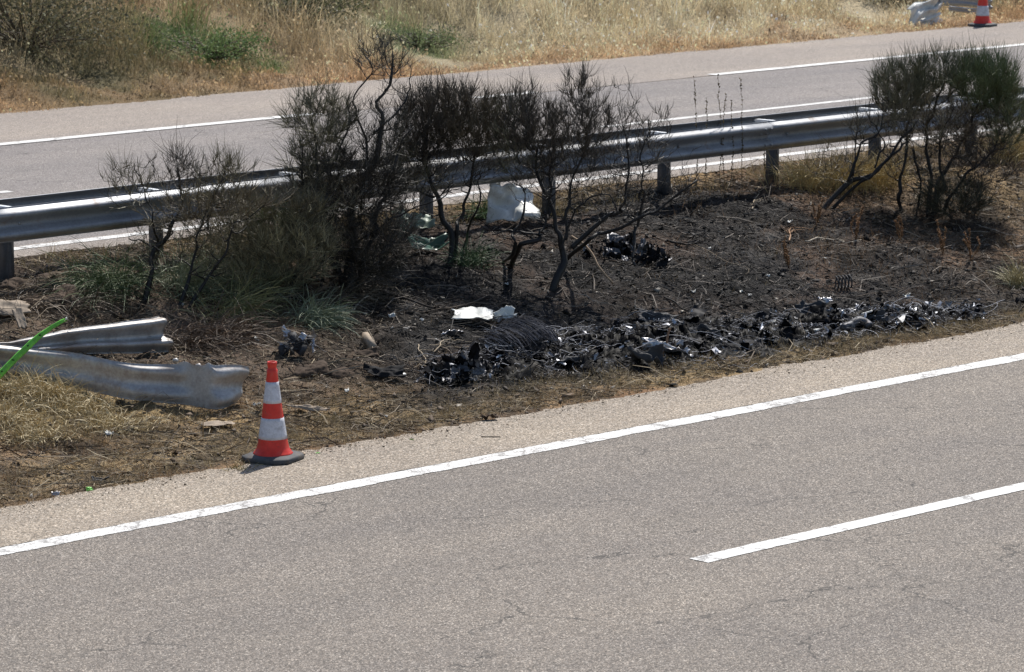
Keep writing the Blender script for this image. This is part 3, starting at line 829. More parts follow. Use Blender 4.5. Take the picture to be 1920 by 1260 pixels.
make_bush('bare_burnt_shrub', 'widest burnt shrub with bare forked black limbs in the middle', 'shrub', (1035, 540),
    [([(1032, 545), (1050, 492), (1062, 450), (1040, 400), (1015, 340), (1000, 270)], .045, .007, .15),
     ([(1050, 492), (1095, 452), (1140, 430), (1195, 425), (1245, 385), (1300, 345)], .026, .007, -.25),
     ([(1072, 465), (1130, 410), (1165, 385), (1180, 320), (1168, 240)], .026, .006, .1),
     ([(940, 485), (962, 470), (968, 425), (980, 380), (975, 340)], .02, .006, .1), ([(955, 498), (985, 462), (1005, 440), (1026, 415), (1030, 340), (1030, 290)], .024, .007, 0),
     ([(1050, 470), (1085, 390), (1125, 365), (1160, 400)], .009, .006, -.2), ([(1195, 425), (1200, 350), (1215, 270), (1225, 220)], .014, .004, -.2),
     ([(1060, 450), (1080, 350), (1100, 260), (1095, 190)], .016, .005, .1), ([(1192, 425), (1190, 460), (1188, 495)], .02, .012, -.2), ([(1010, 440), (960, 430), (920, 440)], .012, .006, 0)],
    [(1005, 240, 45, 65, 100, 22, .15, BLK, DBR, .5), (1085, 225, 50, 60, 90, 18, .15, BLK, DBR, .5), (1092, 160, 35, 35, 26, 14, .15, BLK, DBR, .7),
     (1185, 265, 62, 62, 60, 8, .14, BLK, DBR, .3), (1235, 230, 30, 45, 16, 7, .12, BLK, DBR, .5), (1040, 320, 75, 45, 50, 10, .14, BLK, DBR, .2), (1160, 340, 80, 50, 36, 6, .13, BLK, DBR, .1), (1285, 320, 35, 50, 16, 6, .12, BLK, BRN, .2), (1110, 270, 120, 85, 120, 9, .15, BLK, DBR, .3), (1120, 340, 150, 75, 60, 4, .13, BLK, DBR, .2), (965, 250, 35, 80, 50, 12, .16, BLK, OLV, .4), (1160, 190, 40, 45, 24, 7, .15, BLK, DBR, .6), (985, 210, 30, 60, 40, 14, .15, BLK, DBR, .6)], dspread=.4, gn=.045)
make_bush('leaning_burnt_shrub', 'small burnt shrub leaning right with two parallel black limbs', 'shrub', (1545, 388),
    [([(1542, 390), (1590, 340), (1635, 318), (1680, 275), (1715, 225)], .035, .009, .1), ([(1555, 390), (1610, 345), (1665, 305), (1705, 262)], .026, .009, -.1),
     ([(1590, 340), (1612, 280), (1650, 240), (1660, 180)], .014, .004, 0), ([(1600, 330), (1605, 260), (1610, 210)], .010, .004, 0), ([(1640, 315), (1655, 260), (1625, 215)], .012, .004, .1)],
    [(1615, 225, 30, 40, 18, 9, .15, BLK, OLV, .5), (1565, 300, 45, 32, 30, 12, .17, DBR, TAN, .1), (1650, 240, 50, 45, 36, 8, .14, BLK, DBR, .3), (1680, 180, 35, 50, 40, 14, .15, DBR, OLV, .4)])
make_bush('green_topped_broom_bush', 'big half burnt broom shrub with green tips at the right', 'shrub', (1740, 400),
    [([(1692, 398), (1685, 350), (1705, 290), (1712, 210), (1700, 150)], .022, .006, 0), ([(1740, 400), (1745, 330), (1740, 240), (1770, 150)], .03, .006, .1),
     ([(1752, 400), (1775, 330), (1805, 270), (1840, 180)], .03, .006, .1), ([(1765, 398), (1810, 340), (1860, 280), (1890, 200)], .022, .006, -.1),
     ([(1712, 280), (1725, 350), (1720, 390)], .014, .01, .1), ([(1770, 340), (1760, 270), (1790, 200)], .018, .006, -.2)],
    [(1692, 160, 46, 50, 120, 30, .17, (.06, .066, .04), (.2, .185, .11), .6), (1765, 135, 55, 40, 100, 24, .17, (.03, .04, .024), (.2, .19, .11), .7), (1845, 150, 54, 52, 140, 36, .18, GRN, (.14, .16, .08), .6),
     (1885, 205, 36, 60, 90, 28, .17, GRN, OLV, .4), (1740, 215, 75, 50, 110, 18, .16, DBR, (.36, .31, .2), .3), (1820, 235, 70, 60, 110, 16, .16, BLK, (.14, .10, .06), .2), (1760, 290, 100, 50, 70, 9, .15, BLK, DBR, .2),
     (1850, 300, 50, 50, 60, 14, .15, BLK, BRN, .2), (1790, 370, 60, 32, 80, 30, .18, BLK, (.10, .095, .05), .3)], dspread=.6)
# low tufts lying about
def tuft(name, label, px, py, n, L, ca, cb, spread=(.3, .3), lean=(0, 0, 0), up=.6, cat='grass clump'):
    g = hit(px, py)
    S = g + np.stack([BR.normal(size=n) * spread[0] * .3, BR.normal(size=n) * spread[1] * .3, np.full(n, -.01)], -1)
    S[:, 2] = height(S[:, 0], S[:, 1]) - .01
    D = nrm(BR.normal(size=(n, 3)) * np.array([.5, .5, .25]) + np.array([0, 0, up]) + np.array(lean))
    Ls = L * BR.uniform(.5, 1.15, n)[:, None]
    m1 = S + D * Ls * .5; D2 = nrm(D + np.array([0, 0, -.55]) + np.array(lean) * .4); m2 = m1 + D2 * Ls * .35; m3 = m2 + nrm(D2 + np.array([0, 0, -.3])) * Ls * .25
    P = np.stack([S, m1, m2, m3], 1)
    P[:, :, 2] = np.maximum(P[:, :, 2], height(P[:, :, 0], P[:, :, 1]) + .006)
    r = BR.uniform(.0016, .0028, n)[:, None] * np.array([[1, 1, .8, .3]])
    f = BR.uniform(0, 1, (n, 1)); cc = np.array(ca) * (1 - f) + np.array(cb) * f
    V, Fs = ribbons(P, r)
    mb = MB(); mb.add(V, Fs, np.repeat(cc, 8, 0)); o = mb.build(name, M['twig'], None, origin=g)
    return tag(o, label, cat)
tuft('broom_tuft', 'blue green broom tuft drooping just above the striped cone', 592, 604, 430, .33, (.12, .155, .09), (.30, .33, .22), (.32, .3), (.15, -.35, 0), .5)
tuft('broom_tuft', 'dull green broom tuft lying under the rail left of the straggly shrub', 205, 545, 650, .5, (.06, .10, .04), (.16, .19, .09), (.6, .4), (-.3, -.1, 0), .5)
tuft('broom_tuft', 'pale grey green tuft behind the stems of the straggly shrub', 375, 540, 650, .5, (.14, .17, .09), (.33, .36, .24), (.6, .4), (.1, -.1, 0), .7)
tuft('broom_tuft', 'yellowish green tuft right of the straggly shrub at ground level', 440, 590, 420, .45, (.12, .13, .05), (.27, .26, .12), (.5, .3), (.4, -.1, 0), .4)
tuft('broom_tuft', 'dark green tuft at the foot of the dense burnt shrub', 880, 495, 260, .3, (.03, .07, .03), (.09, .14, .06), (.35, .25), (.1, -.1, 0), .8)
tuft('broom_tuft', 'fresh green tuft left of the crumpled white panel', 915, 412, 300, .35, (.05, .11, .04), (.15, .22, .09), (.3, .3), (-.2, 0, 0), .7)
tuft('dead_twig_pile', 'reddish brown heap of dead twigs beside the rear torn beam', 385, 640, 700, .42, (.05, .035, .025), (.20, .13, .08), (.8, .35), (.25, -.2, 0), .35, 'twig pile')
tuft('dead_twig_pile', 'brown dead twigs and roots tangled over the clods under the left rail', 100, 575, 520, .36, (.05, .036, .026), (.22, .16, .10), (1.0, .45), (.2, -.1, 0), .2, 'twig pile')
tuft('dead_twig_pile', 'dark scorched twigs heaped at the foot of the tallest burnt shrub', 650, 560, 420, .36, (.03, .025, .02), (.20, .16, .11), (1.0, .4), (.1, -.1, 0), .2, 'twig pile')
tuft('straw_tuft', 'small golden straw tuft at the right edge by the road verge', 1912, 540, 260, .32, (.30, .25, .12), (.5, .44, .27), (.2, .2), (0, 0, 0), 1.2)
tuft('straw_tuft', 'pale bleached twig spray in the shade of the tallest shrub', 700, 500, 24, .35, (.35, .30, .17), (.5, .44, .27), (.1, .1), (-.2, 0, 0), .6)
tuft('straw_tuft', 'mossy yellow tuft against the left corner of the near cone base', 448, 880, 120, .1, (.25, .18, .06), (.4, .32, .15), (.2, .1), (0, -.2, 0), .8)
for px, py, L, lab in ((35, 740, .30, 'pale straw tuft under the green strip beside the torn beam'), (95, 748, .26, 'thick pale straw tuft below the torn beam near the left edge'), (20, 790, .24, 'pale straw tuft at the left edge below the green strip'),
        (150, 768, .2, 'short straw tuft below the middle of the torn beam'), (215, 800, .16, 'low straw tuft beside the clear shard'), (60, 815, .16, 'flattened straw tuft near the left edge above the verge')):
    tuft('straw_tuft', lab, px, py, 520, L, (.34, .26, .13), (.62, .52, .32), (.5, .34), (-.2, -.1, 0), .55)
for px, lab in ((1515, 'dry golden grass clump just right of the rail post'), (1590, 'dry golden grass clump behind the leaning burnt shrub'), (1650, 'dry golden grass clump under the rail between the two right shrubs'), (1900, 'dry golden grass clump under the rail at the right edge')):
    tuft('golden_grass_clump', lab, px, 352 if px < 1700 else 300, 420, .42, (.35, .26, .11), (.52, .42, .2), (.7, .3), (0, 0, 0), 1.3)

def weed(name, label, px, py, topy, col, heads, group=None, nst=1):
    g = hit(px, py); Z = depth(g); mb = MB()
    for s in range(nst):
        x1 = px + (BR.uniform(-5, 8) if nst == 1 else BR.uniform(-14, 14))
        top = atdepth(x1, topy + BR.uniform(0, 30) * (nst > 1), Z + BR.uniform(-.1, .1))
        P = gnarl(smooth_path([g, (g + top) / 2 + BR.normal(size=3) * .02, top], 14), .012)
        mb.add(*tubes([P], [np.linspace(.0035, .0015, 14)], 4), col=col)
        k = BR.uniform(.25, 1, heads); pp = np.stack([np.interp(k * 13, range(14), P[:, a]) for a in range(3)], -1)
        d = nrm(BR.normal(size=(heads, 3)) + [0, 0, .6])
        T_ = np.stack([pp, pp + d * .009, pp + d * .018], 1)
        mb.add(*tubes(T_, np.tile([[.003, .006, .001]], (heads, 1)), 4, False), col=np.repeat(np.array([col]) * BR.uniform(.6, 1.7, (heads, 1)), 12, 0))
    return tag(mb.build(name, M['stick'], None, origin=g), label, 'weed', group)
names = ['leftmost and tall', 'short, second from left', 'tallest of them', 'thin, left of a pair', 'thin, right of a pair', 'rightmost, standing straight']
for (px, ty, w) in ((1304, 145, 0), (1325, 185, 1), (1350, 138, 2), (1358, 175, 3), (1368, 190, 4), (1391, 146, 5)):
    weed('weed_stalk', 'tall dry seed stalk before the rail, ' + names[w], px, 362 + w, ty, (.09, .065, .03), 70, 'tall dry stalks in front of the rail')
weed('weed_stalk', 'crooked dry seed stalk leaning beside the rail post', 1436, 340, 235, (.09, .065, .03), 50, 'tall dry stalks in front of the rail')
for px, py, ty, lab in ((1768, 480, 408, 'orange brown dried weed in the black shadow below the right shrub'), (1690, 450, 395, 'dried brown weed left of the black shadow under the right shrub'), (1605, 450, 380, 'reddish dried weed below the leaning shrub'),
                        (1530, 425, 372, 'dried weed left of the leaning shrub foot'), (1820, 490, 420, 'thin dried weed at the right side of the black shadow'), (1480, 505, 440, 'sparse dried weed above the coil spring')):
    weed('dried_weed', lab, px, py, ty, (.19, .10, .045), 60, 'dried brown weeds on the burnt bank', 4)

# ------------------------------------------------------------------ grasses (nobody could count them)
def blades(name, X, Y, Hh, W, colr, lean, mat, three=True, bend=.5, z_off=0.0, heads=0, headcol=None):
    n = len(X)
    Z = height(X, Y) - .01 + z_off
    a = RG.uniform(0, 2 * math.pi, n)
    side = np.stack([np.cos(a), np.sin(a), np.zeros(n)], -1) * (W[:, None] / 2)
    B = np.stack([X, Y, Z], -1)
    d = RG.normal(size=(n, 2)) * lean
    tip = B + np.stack([d[:, 0] * Hh, d[:, 1] * Hh, Hh * np.sqrt(np.clip(1 - (d ** 2).sum(1) * .5, .1, 1))], -1)
    if three:
        mid = B + (tip - B) * .55; mid[:, :2] -= (tip - B)[:, :2] * .22 * bend
        V = np.stack([B - side, B + side, mid - side * .8, mid + side * .8, tip], 1).reshape(-1, 3)
        i = np.arange(n)[:, None] * 5
        Fs = [i + np.array([[0, 1, 3, 2]]), i + np.array([[2, 3, 4]])]
        C = np.repeat(colr, 5, 0)
    else:
        V = np.stack([B - side, B + side, tip], 1).reshape(-1, 3)
        Fs = [np.arange(n)[:, None] * 3 + np.array([[0, 1, 2]])]
        C = np.repeat(colr, 3, 0)
    mb = MB(); mb.add(V, Fs, C)
    if heads:
        k = RG.choice(n, heads); t = tip[k]
        u = RG.normal(size=(heads, 3)) * .012; v = RG.normal(size=(heads, 3)) * .009 + np.array([0, 0, -.022])
        V = np.stack([t, t + u * 1.2, t + u + v, t + v], 1).reshape(-1, 3)
        mb.add(V, np.arange(heads)[:, None] * 4 + np.array([[0, 1, 2, 3]]), np.repeat(np.clip(colr[k] * 1.35 + .03, 0, .8), 4, 0))
    return tag(mb.build(name, mat), kind='stuff', label=None)
# bank
n = 290000
u = RG.uniform(0, 1, n)
Yb = 37.15 + 17.5 * u ** 1.35
Xb = 21 + RG.uniform(0, 1, n) * 40 + (Yb - 37) * -.2
keep = fbm(Xb * 1.8, Yb * 1.8, 0, 101, 3) > (-.26 - .5 * (Yb < 39.2))
Xb, Yb = Xb[keep], Yb[keep]
cb = bank_col(Xb, Yb); n = len(Xb)
cl = fbm(Xb * 3.2, Yb * 3.2, 0, 107, 3)
cb = cb * (1 + RG.normal(size=(n, 1)) * .28) * (1 + .7 * cl[:, None])
hh = (.20 + .42 * sstep(38.0, 40.5, Yb)) * (.75 + 1.0 * fbm(Xb * .6, Yb * .6, 0, 103, 3)) * RG.uniform(.5, 1.25, n) * (1 + .9 * cl)
jag = .12 * fbm(Xb * 4, Yb * 0, 0, 109, 3)
hh = hh * (.25 + .75 * sstep(37.2 + jag, 38.1 + jag, Yb)) * (Yb > 37.3 + jag)
k = hh > .03
o = blades('bank_grass', Xb[k], Yb[k], hh[k], RG.uniform(.004, .011, k.sum()), np.clip(cb[k], .01, .85), .45, M['blade'], True, .6, 0, 110000)
o['label'] = 'dry straw and orange grass covering the far roadside bank'; o['category'] = 'grass'
# median : fine straw / scorched stubble
n = 330000
Xm = RG.uniform(12.5, 35, n); Ym = 20.98 + (27.3 - 20.98) * RG.uniform(0, 1, n) ** 1.3
bm = burn_mask(Xm, Ym)
edge = .06 * fbm(Xm * 6, Ym * 0, 0, 112, 3)
cl = fbm(Xm * 2.5, Ym * 2.5, 0, 113, 4)
churn = np.clip(patch(Xm, Ym, 130, 550, 3.0, 1.5, 0, .4) + patch(Xm, Ym, 520, 640, 1.6, 1.2, 0, .4), 0, 1)
keep = (RG.uniform(0, 1, n) < (1 - .62 * bm) * (.45 + 1.3 * cl + .25) * (1 - .7 * churn)) & (Ym > 21.02 + edge) & ~((Ym < 21.45) & (RG.uniform(0, 1, n) < .35))
Xm, Ym, bm, cl = Xm[keep], Ym[keep], bm[keep], cl[keep]; n = len(Xm)
straw = patch(Xm, Ym, 90, 770, 1.5, .75, 0, .5)
cm = np.array([.33, .25, .135]) * (1 - .45 * RG.uniform(0, 1, (n, 1))) * (1 + .5 * cl[:, None])
redm = np.clip(fbm(Xm * 1.2, Ym * 1.2, 0, 117, 3)[:, None] * 1.6, 0, .7); cm = cm + (np.array([.24, .12, .06]) - cm) * redm
olm = np.clip(fbm(Xm * 1.5, Ym * 1.5, 0, 119, 3)[:, None] * 1.5 - .1, 0, .5); cm = cm + (np.array([.15, .14, .07]) - cm) * olm
cm = cm * (1 - .5 * churn[keep][:, None])
cm = cm + (np.array([.50, .40, .21]) - cm) * straw[:, None] * .7
cm = cm * (1 - np.where(RG.uniform(0, 1, (n, 1)) < .22, .25, .85) * bm[:, None]) * np.where(RG.uniform(0, 1, (n, 1)) < .3, .45, 1.0)
hh = RG.uniform(.025, .085, n) * (1 + .9 * straw) * (1 + .6 * cl)
o = blades('verge_grass', Xm, Ym, hh, RG.uniform(.0025, .005, n), np.clip(cm, .006, .8), .75, M['blade'], False)
o['label'] = 'short trampled straw and scorched stubble on the central reserve'; o['category'] = 'grass'
def extra_blades(n, x0, x1, y0, y1, h0, h1, c0, c1, lean, maskf, name, label):
    X = RG.uniform(x0, x1, n); Y = RG.uniform(y0, y1, n)
    k = RG.uniform(0, 1, n) < maskf(X, Y); X, Y = X[k], Y[k]; n = len(X)
    f = np.clip(RG.uniform(0, 1, (n, 1)) + .5 * fbm(X * 1.7, Y * 1.7, 0, 131, 3)[:, None], 0, 1)
    o = blades(name, X, Y, RG.uniform(h0, h1, n), RG.uniform(.0028, .005, n), np.array(c0) * (1 - f) + np.array(c1) * f, lean, M['blade'], False)
    o['label'] = label; o['category'] = 'grass'
extra_blades(90000, 14, 33, 21.04, 22.7, .03, .11, (.12, .09, .05), (.42, .34, .20), .8,
             lambda X, Y: np.clip(.5 + 1.6 * fbm(X * 2.2, Y * 2.2, 0, 133, 3), 0, 1) * (1 - sstep(21.5, 22.6, Y + .25 * fbm(X, Y, 0, 134, 2))) * sstep(21.02, 21.2, Y + .08 * fbm(X * 5, Y * 0, 0, 135, 2)), 'verge_edge_grass', 'low dry olive and straw grass along the road shoulder edge')
extra_blades(26000, 25.5, 35, 22.4, 26.8, .05, .20, (.05, .035, .025), (.26, .17, .10), .5,
             lambda X, Y: np.clip(.3 + 1.6 * fbm(X * 1.8, Y * 1.8, 0, 137, 3), 0, 1) * sstep(25.5, 29, X), 'scorched_stubble', 'brown scorched stubble standing on the right part of the burnt bank')
extra_blades(16000, 20, 35, 26.2, 27.15, .05, .22, (.16, .12, .05), (.42, .33, .18), .5,
             lambda X, Y: np.clip(.35 + 1.8 * fbm(X * 1.5, Y * 1.5, 0, 139, 3), 0, 1), 'rail_foot_grass', 'dry grass growing along the foot of the standing guardrail')
# litter : flat twigs / straw lying about, flakes of charcoal and ash
n = 95000
Xm = RG.uniform(13, 35, n); Ym = 21.05 + 6.1 * RG.uniform(0, 1, n) ** 1.1
bm = burn_mask(Xm, Ym)
a = RG.uniform(0, 2 * math.pi, n); L = RG.gamma(2.0, .028, n) + .015
L = np.where(RG.uniform(0, 1, n) < .09, L * 4.0, L); L = np.minimum(L, .45)
Zm = height(Xm, Ym)
d = np.stack([np.cos(a) * L, np.sin(a) * L, RG.normal(size=n) * L * .18], -1)
p0 = np.stack([Xm, Ym, Zm + .006], -1); p2 = p0 + d; p2[:, 2] = np.maximum(height(p2[:, 0], p2[:, 1]) + .008, p2[:, 2])
p1 = (p0 + p2) / 2 + RG.normal(size=(n, 3)) * L[:, None] * .1; p1[:, 2] = np.maximum(p1[:, 2], height(p1[:, 0], p1[:, 1]) + .006)
ok = (p2[:, 1] > 21.1)
p0, p1, p2, bm, L = p0[ok], p1[ok], p2[ok], bm[ok], L[ok]; n = len(p0)
f = RG.uniform(0, 1, (n, 1))
unb = np.array([.07, .05, .035]) * (1 - f ** 2) + np.array([.42, .34, .22]) * f ** 2
bur = np.array([.012, .011, .011]) + np.array([.20, .17, .14]) * np.clip((f - .52) * 2.4, 0, 1.3)
cc = unb * (1 - bm[:, None]) + bur * bm[:, None]
rr = RG.uniform(.0012, .0028, n)[:, None] * np.array([[1, 1, .5]]) * np.where(L > .15, 1.5, 1)[:, None]
V, Fs = ribbons(np.stack([p0, p1, p2], 1), rr)
mb = MB(); mb.add(V, Fs, np.repeat(cc, 6, 0))
o = tag(mb.build('twig_litter', M['litter']), 'fine broken twigs and straw littering the central reserve', 'litter', kind='stuff')
n = 42000
Xm = RG.uniform(13, 35, n); Ym = 21.03 + 6.1 * RG.uniform(0, 1, n)
bm = burn_mask(Xm, Ym)
s = RG.gamma(1.6, .007, n) + .004
Zm = height(Xm, Ym) + s * .3
C0 = np.stack([Xm, Ym, Zm], -1)
Q = nrm(RG.normal(size=(n, 4, 3)) * np.array([1, 1, .55])) * s[:, None, None] * RG.uniform(.5, 1.3, (n, 4, 1)) + C0[:, None]
f = RG.uniform(0, 1, (n, 1))
cc = np.where(f < .93, (np.array([.09, .065, .045]) * (1 - bm[:, None]) + np.array([.022, .020, .019]) * bm[:, None]) * (.5 + f * 1.2), np.array([.30, .28, .25]) * (.5 + .7 * RG.uniform(0, 1, (n, 1))))
i = np.arange(n)[:, None] * 4
mb = MB(); mb.add(Q.reshape(-1, 3), [i + np.array([[0, 1, 2]]), i + np.array([[0, 2, 3]]), i + np.array([[0, 3, 1]]), i + np.array([[1, 3, 2]])], np.repeat(cc, 4, 0))
o = tag(mb.build('soil_crumbs', M['litter']), 'crumbs of soil, charcoal and ash on the central reserve', 'soil', kind='stuff')
# loose grit on the road's edge
n = 5000
Xm = RG.uniform(13, 33, n); Ym = 21.05 - np.abs(RG.normal(size=n)) * .16
s = RG.gamma(1.3, .0022, n) + .002
C0 = np.stack([Xm, Ym, .006 + s * .3], -1)
Q = nrm(RG.normal(size=(n, 4, 3)) * np.array([1, 1, .6])) * s[:, None, None] + C0[:, None]
i = np.arange(n)[:, None] * 4
mb = MB(); mb.add(Q.reshape(-1, 3), [i + np.array([[0, 1, 2]]), i + np.array([[0, 2, 3]]), i + np.array([[0, 3, 1]]), i + np.array([[1, 3, 2]])], np.repeat(np.array([[.25, .2, .15]]) * RG.uniform(.2, 1.8, (n, 1)), 4, 0))
tag(mb.build('road_grit', M['litter']), 'grit and crumbs blown onto the shoulder edge', 'grit', kind='stuff')

# ------------------------------------------------------------------ bank shrubs
def leafy(name, label, px, py, rx, ry, hz, nleaf, ca, cb, size=.03):
    g = hit(px, py); root = empty(name, g, label, 'shrub')
    d = nrm(BR.normal(size=(60, 3))) * (BR.uniform(0, 1, (60, 1)) ** .4) * np.array([rx, ry, hz * .5]); d[:, 2] += hz * .35
    c = g + d; c[:, 2] = np.maximum(c[:, 2], height(c[:, 0], c[:, 1]) + .05)
    P = np.stack([np.tile(g, (60, 1)), (g + c) / 2 + BR.normal(size=(60, 3)) * .05, c], 1)
    mb = MB(); mb.add(*tubes(P, np.tile([[.012, .008, .003]], (60, 1)), 4, False), col=(.08, .06, .04)); mb.build('stems', M['twig'], root)
    j = BR.integers(0, 60, nleaf)
    p = c[j] + BR.normal(size=(nleaf, 3)) * np.array([rx, ry, hz]) * .16
    p[:, 2] = np.maximum(p[:, 2], height(p[:, 0], p[:, 1]) + .01)
    u = nrm(BR.normal(size=(nleaf, 3)) + [0, 0, .5]) * size * BR.uniform(.6, 1.4, (nleaf, 1)); v = np.cross(u, nrm(BR.normal(size=(nleaf, 3)))) * .35
    V = np.stack([p, p + u * .5 + v, p + u, p + u * .5 - v], 1).reshape(-1, 3)
    f = (BR.uniform(0, 1, (60, 1))[j] * .6 + .4 * BR.uniform(0, 1, (nleaf, 1)))
    cc = np.array(ca) * (1 - f) + np.array(cb) * f
    mb = MB(); mb.add(V, np.arange(nleaf)[:, None] * 4 + np.array([[0, 1, 2, 3]]), np.repeat(cc, 4, 0)); mb.build('leaves', M['blade'], root)
    return root
leafy('bank_shrub', 'dark grey green shrub on the bank at the top left corner', 50, 90, 1.7, 1.3, 1.6, 12000, (.035, .042, .022), (.21, .19, .11), .045)
leafy('bank_shrub', 'low bright green leafy plant on the bank left of centre', 395, 108, .85, .8, .42, 3800, (.07, .11, .035), (.20, .28, .11), .035)
leafy('bank_shrub', 'olive grey shrub at the top edge above the tallest burnt shrub', 580, 35, 1.0, .8, .7, 6000, (.05, .055, .03), (.17, .18, .09), .04)
leafy('bank_shrub', 'small green shrub on the bank right of the tallest burnt branch', 790, 88, .6, .6, .32, 1800, (.08, .11, .045), (.20, .26, .12), .03)
leafy('bank_shrub', 'dark shrub at the top edge near the crumpled far guardrail', 1690, 3, .8, .6, .5, 3500, (.03, .035, .02), (.12, .11, .06), .04)

# ------------------------------------------------------------------ debris
DR = np.random.default_rng(23)
def crumple_sheet(c, w, h, amp, seed, rot=None, res=12, col=None, tilt=.6):
    r1 = np.linspace(-.5, .5, res); U, Vv = np.meshgrid(r1, r1, indexing='ij')
    rng = np.random.default_rng(seed)
    z = np.zeros_like(U); du = np.zeros_like(U)
    for k in range(5):
        a = rng.uniform(0, math.pi); o_ = rng.uniform(-.35, .35)
        z += np.abs(U * math.cos(a) + Vv * math.sin(a) - o_) * rng.uniform(-1, 1) * amp * 1.6
    z += fbm(U * 4, Vv * 4, 0, seed, 3) * amp
    rg = 1 + .25 * fbm(np.arctan2(Vv, U) * 2, 0, 0, seed + 5, 3)
    P = np.stack([U * w * rg, Vv * h * rg, z * max(w, h)], -1).reshape(-1, 3)
    if rot is None:
        rot = Matrix.Rotation(rng.uniform(0, 6.28), 3, 'Z') @ Matrix.Rotation(rng.normal() * tilt, 3, 'X') @ Matrix.Rotation(rng.normal() * tilt, 3, 'Y')
    P = P @ np.array(rot).T
    P = P + np.array(c) - np.array([0, 0, P[:, 2].min()])
    i = np.arange(res * res).reshape(res, res)
    q = np.stack([i[:-1, :-1], i[1:, :-1], i[1:, 1:], i[:-1, 1:]], -1).reshape(-1, 4)
    return P, q
def wreck_area(n):
    """points in the strip of burnt remains, as (px,py)"""
    pts = []
    while len(pts) < n:
        x = DR.uniform(800, 1845)
        cen = np.interp(x, [800, 850, 930, 1050, 1200, 1350, 1500, 1650, 1780, 1845], [705, 705, 665, 665, 650, 645, 628, 608, 597, 595])
        hw = np.interp(x, [800, 850, 900, 950, 1050, 1200, 1350, 1500, 1650, 1780, 1845], [12, 24, 38, 52, 40, 46, 40, 32, 26, 15, 5])
        y = cen + DR.normal() * hw * .55
        if abs(y - cen) > hw: continue
        if vnoise(x / 38.0, y / 11.0, 0, 301) + .6 * vnoise(x / 15.0, y / 5.0, 0, 303) < DR.uniform(-1.1, .5): continue
        pts.append((x, y))
    return pts
# mound under it: heap of charred matter
mbA = MB(); mbM = MB()
cxs = [800, 850, 930, 1050, 1200, 1350, 1500, 1650, 1780, 1845]
cys = [705, 705, 665, 665, 650, 645, 628, 608, 597, 595]
hwx = [800, 850, 900, 950, 1050, 1200, 1350, 1500, 1650, 1780, 1845]
hws = [12, 24, 38, 52, 40, 46, 40, 32, 26, 15, 5]
def proj(P):
    d = P - CP; z = d @ cF
    return 960 + FPX * (d @ cR) / z, 630 - FPX * (d @ cU) / z
gx, gy = np.meshgrid(np.arange(20.2, 28.2, .022), np.arange(21.2, 24.4, .022), indexing='ij')
gz = height(gx, gy); P = np.stack([gx, gy, gz], -1)
px_, py_ = proj(P)
dd = np.abs(py_ + 4 - np.interp(px_, cxs, cys)) / (np.interp(px_, hwx, hws) * .95 + 1e-3)
mk = np.clip(1.15 - dd + .45 * fbm(gx * 3, gy * 3, 0, 201, 3), 0, 1) * (px_ > 802) * (px_ < 1845)
hz_ = mk ** .7 * np.interp(px_, [800, 900, 960, 1060, 1150, 1260, 1450, 1845], [.8, .6, 1.1, .7, 1.1, 1.0, .8, .6]) * (.02 + .11 * np.abs(fbm(gx * 2.2, gy * 2.2, 0, 203, 3)) * 1.6 + .10 * (1 - np.abs(fbm(gx * 7, gy * 7, 0, 205, 3)) * 3).clip(0, 1) + .05 * np.abs(fbm(gx * 19, gy * 19, 0, 207, 2)))
P[..., 2] = gz - .03 + hz_ * .95 + .01 * (mk > 0)
ii = np.arange(gx.size).reshape(gx.shape)
q = np.stack([ii[:-1, :-1], ii[1:, :-1], ii[1:, 1:], ii[:-1, 1:]], -1).reshape(-1, 4)
q = q[(mk.ravel()[q] > .02).all(1)]
tone = np.clip(.6 + 1.6 * fbm(gx * 9, gy * 9, 0, 209, 3), .15, 2.2)[..., None]
used = np.unique(q); remap = np.full(gx.size, -1); remap[used] = np.arange(len(used))
mbA.add(P.reshape(-1, 3)[used], remap[q], (np.array([.010, .0098, .0105]) * tone).reshape(-1, 3)[used])
HM = dict(x0=20.2, y0=21.2, s=.022, h=P[..., 2])
def wz(g):
    i_ = int((g[0] - 20.2) / .022); j_ = int((g[1] - 21.2) / .022)
    if 0 <= i_ < gx.shape[0] and 0 <= j_ < gx.shape[1] and mk[i_, j_] > .02: return np.array([g[0], g[1], P_top[i_, j_]])
    return g
P_top = P[..., 2].copy()
for k, (x, y) in enumerate(wreck_area(1500)):
    g = wz(hit(x, y)); s = DR.gamma(1.6, .020) + .015; s = min(s, .17)
    P, q = crumple_sheet(g + np.array([0, 0, DR.uniform(-.02, .015)]), s, s * DR.uniform(.3, 1), DR.uniform(.08, .3), 1000 + k, None, 6, tilt=.42)
    v = DR.uniform()
    zone = np.interp(x, [800, 900, 980, 1150, 1250, 1400, 1845], [.0, .12, .2, .12, -.02, .05, .08])
    v = v - zone
    if v < .845: mbA.add(P, q, col=np.array([.0085, .0085, .0098]) * DR.uniform(.4, 2.4))
    elif v < .93: mbM.add(P, q, col=np.array([.06, .063, .07]) * DR.uniform(.4, 1.6))
    elif v < .965: mbM.add(P, q, col=np.array([.42, .42, .45]) * DR.uniform(.7, 1.4))
    else: mbA.add(P, q, col=np.array([.12, .115, .11]) * DR.uniform(.5, 1.5))
for k, (x, y) in enumerate(wreck_area(420)):
    g = wz(hit(x, y)); s = DR.uniform(.012, .04)
    P, q = crumple_sheet(g + np.array([0, 0, DR.uniform(0, .03)]), s * DR.uniform(.8, 2.5), s * .6, .3, 6000 + k, None, 3, tilt=.7)
    mbM.add(P, q, col=np.array([.40, .41, .44]) * DR.uniform(.3, 1.6))
wp = wreck_area(3200)
Pw = []; Rw = []
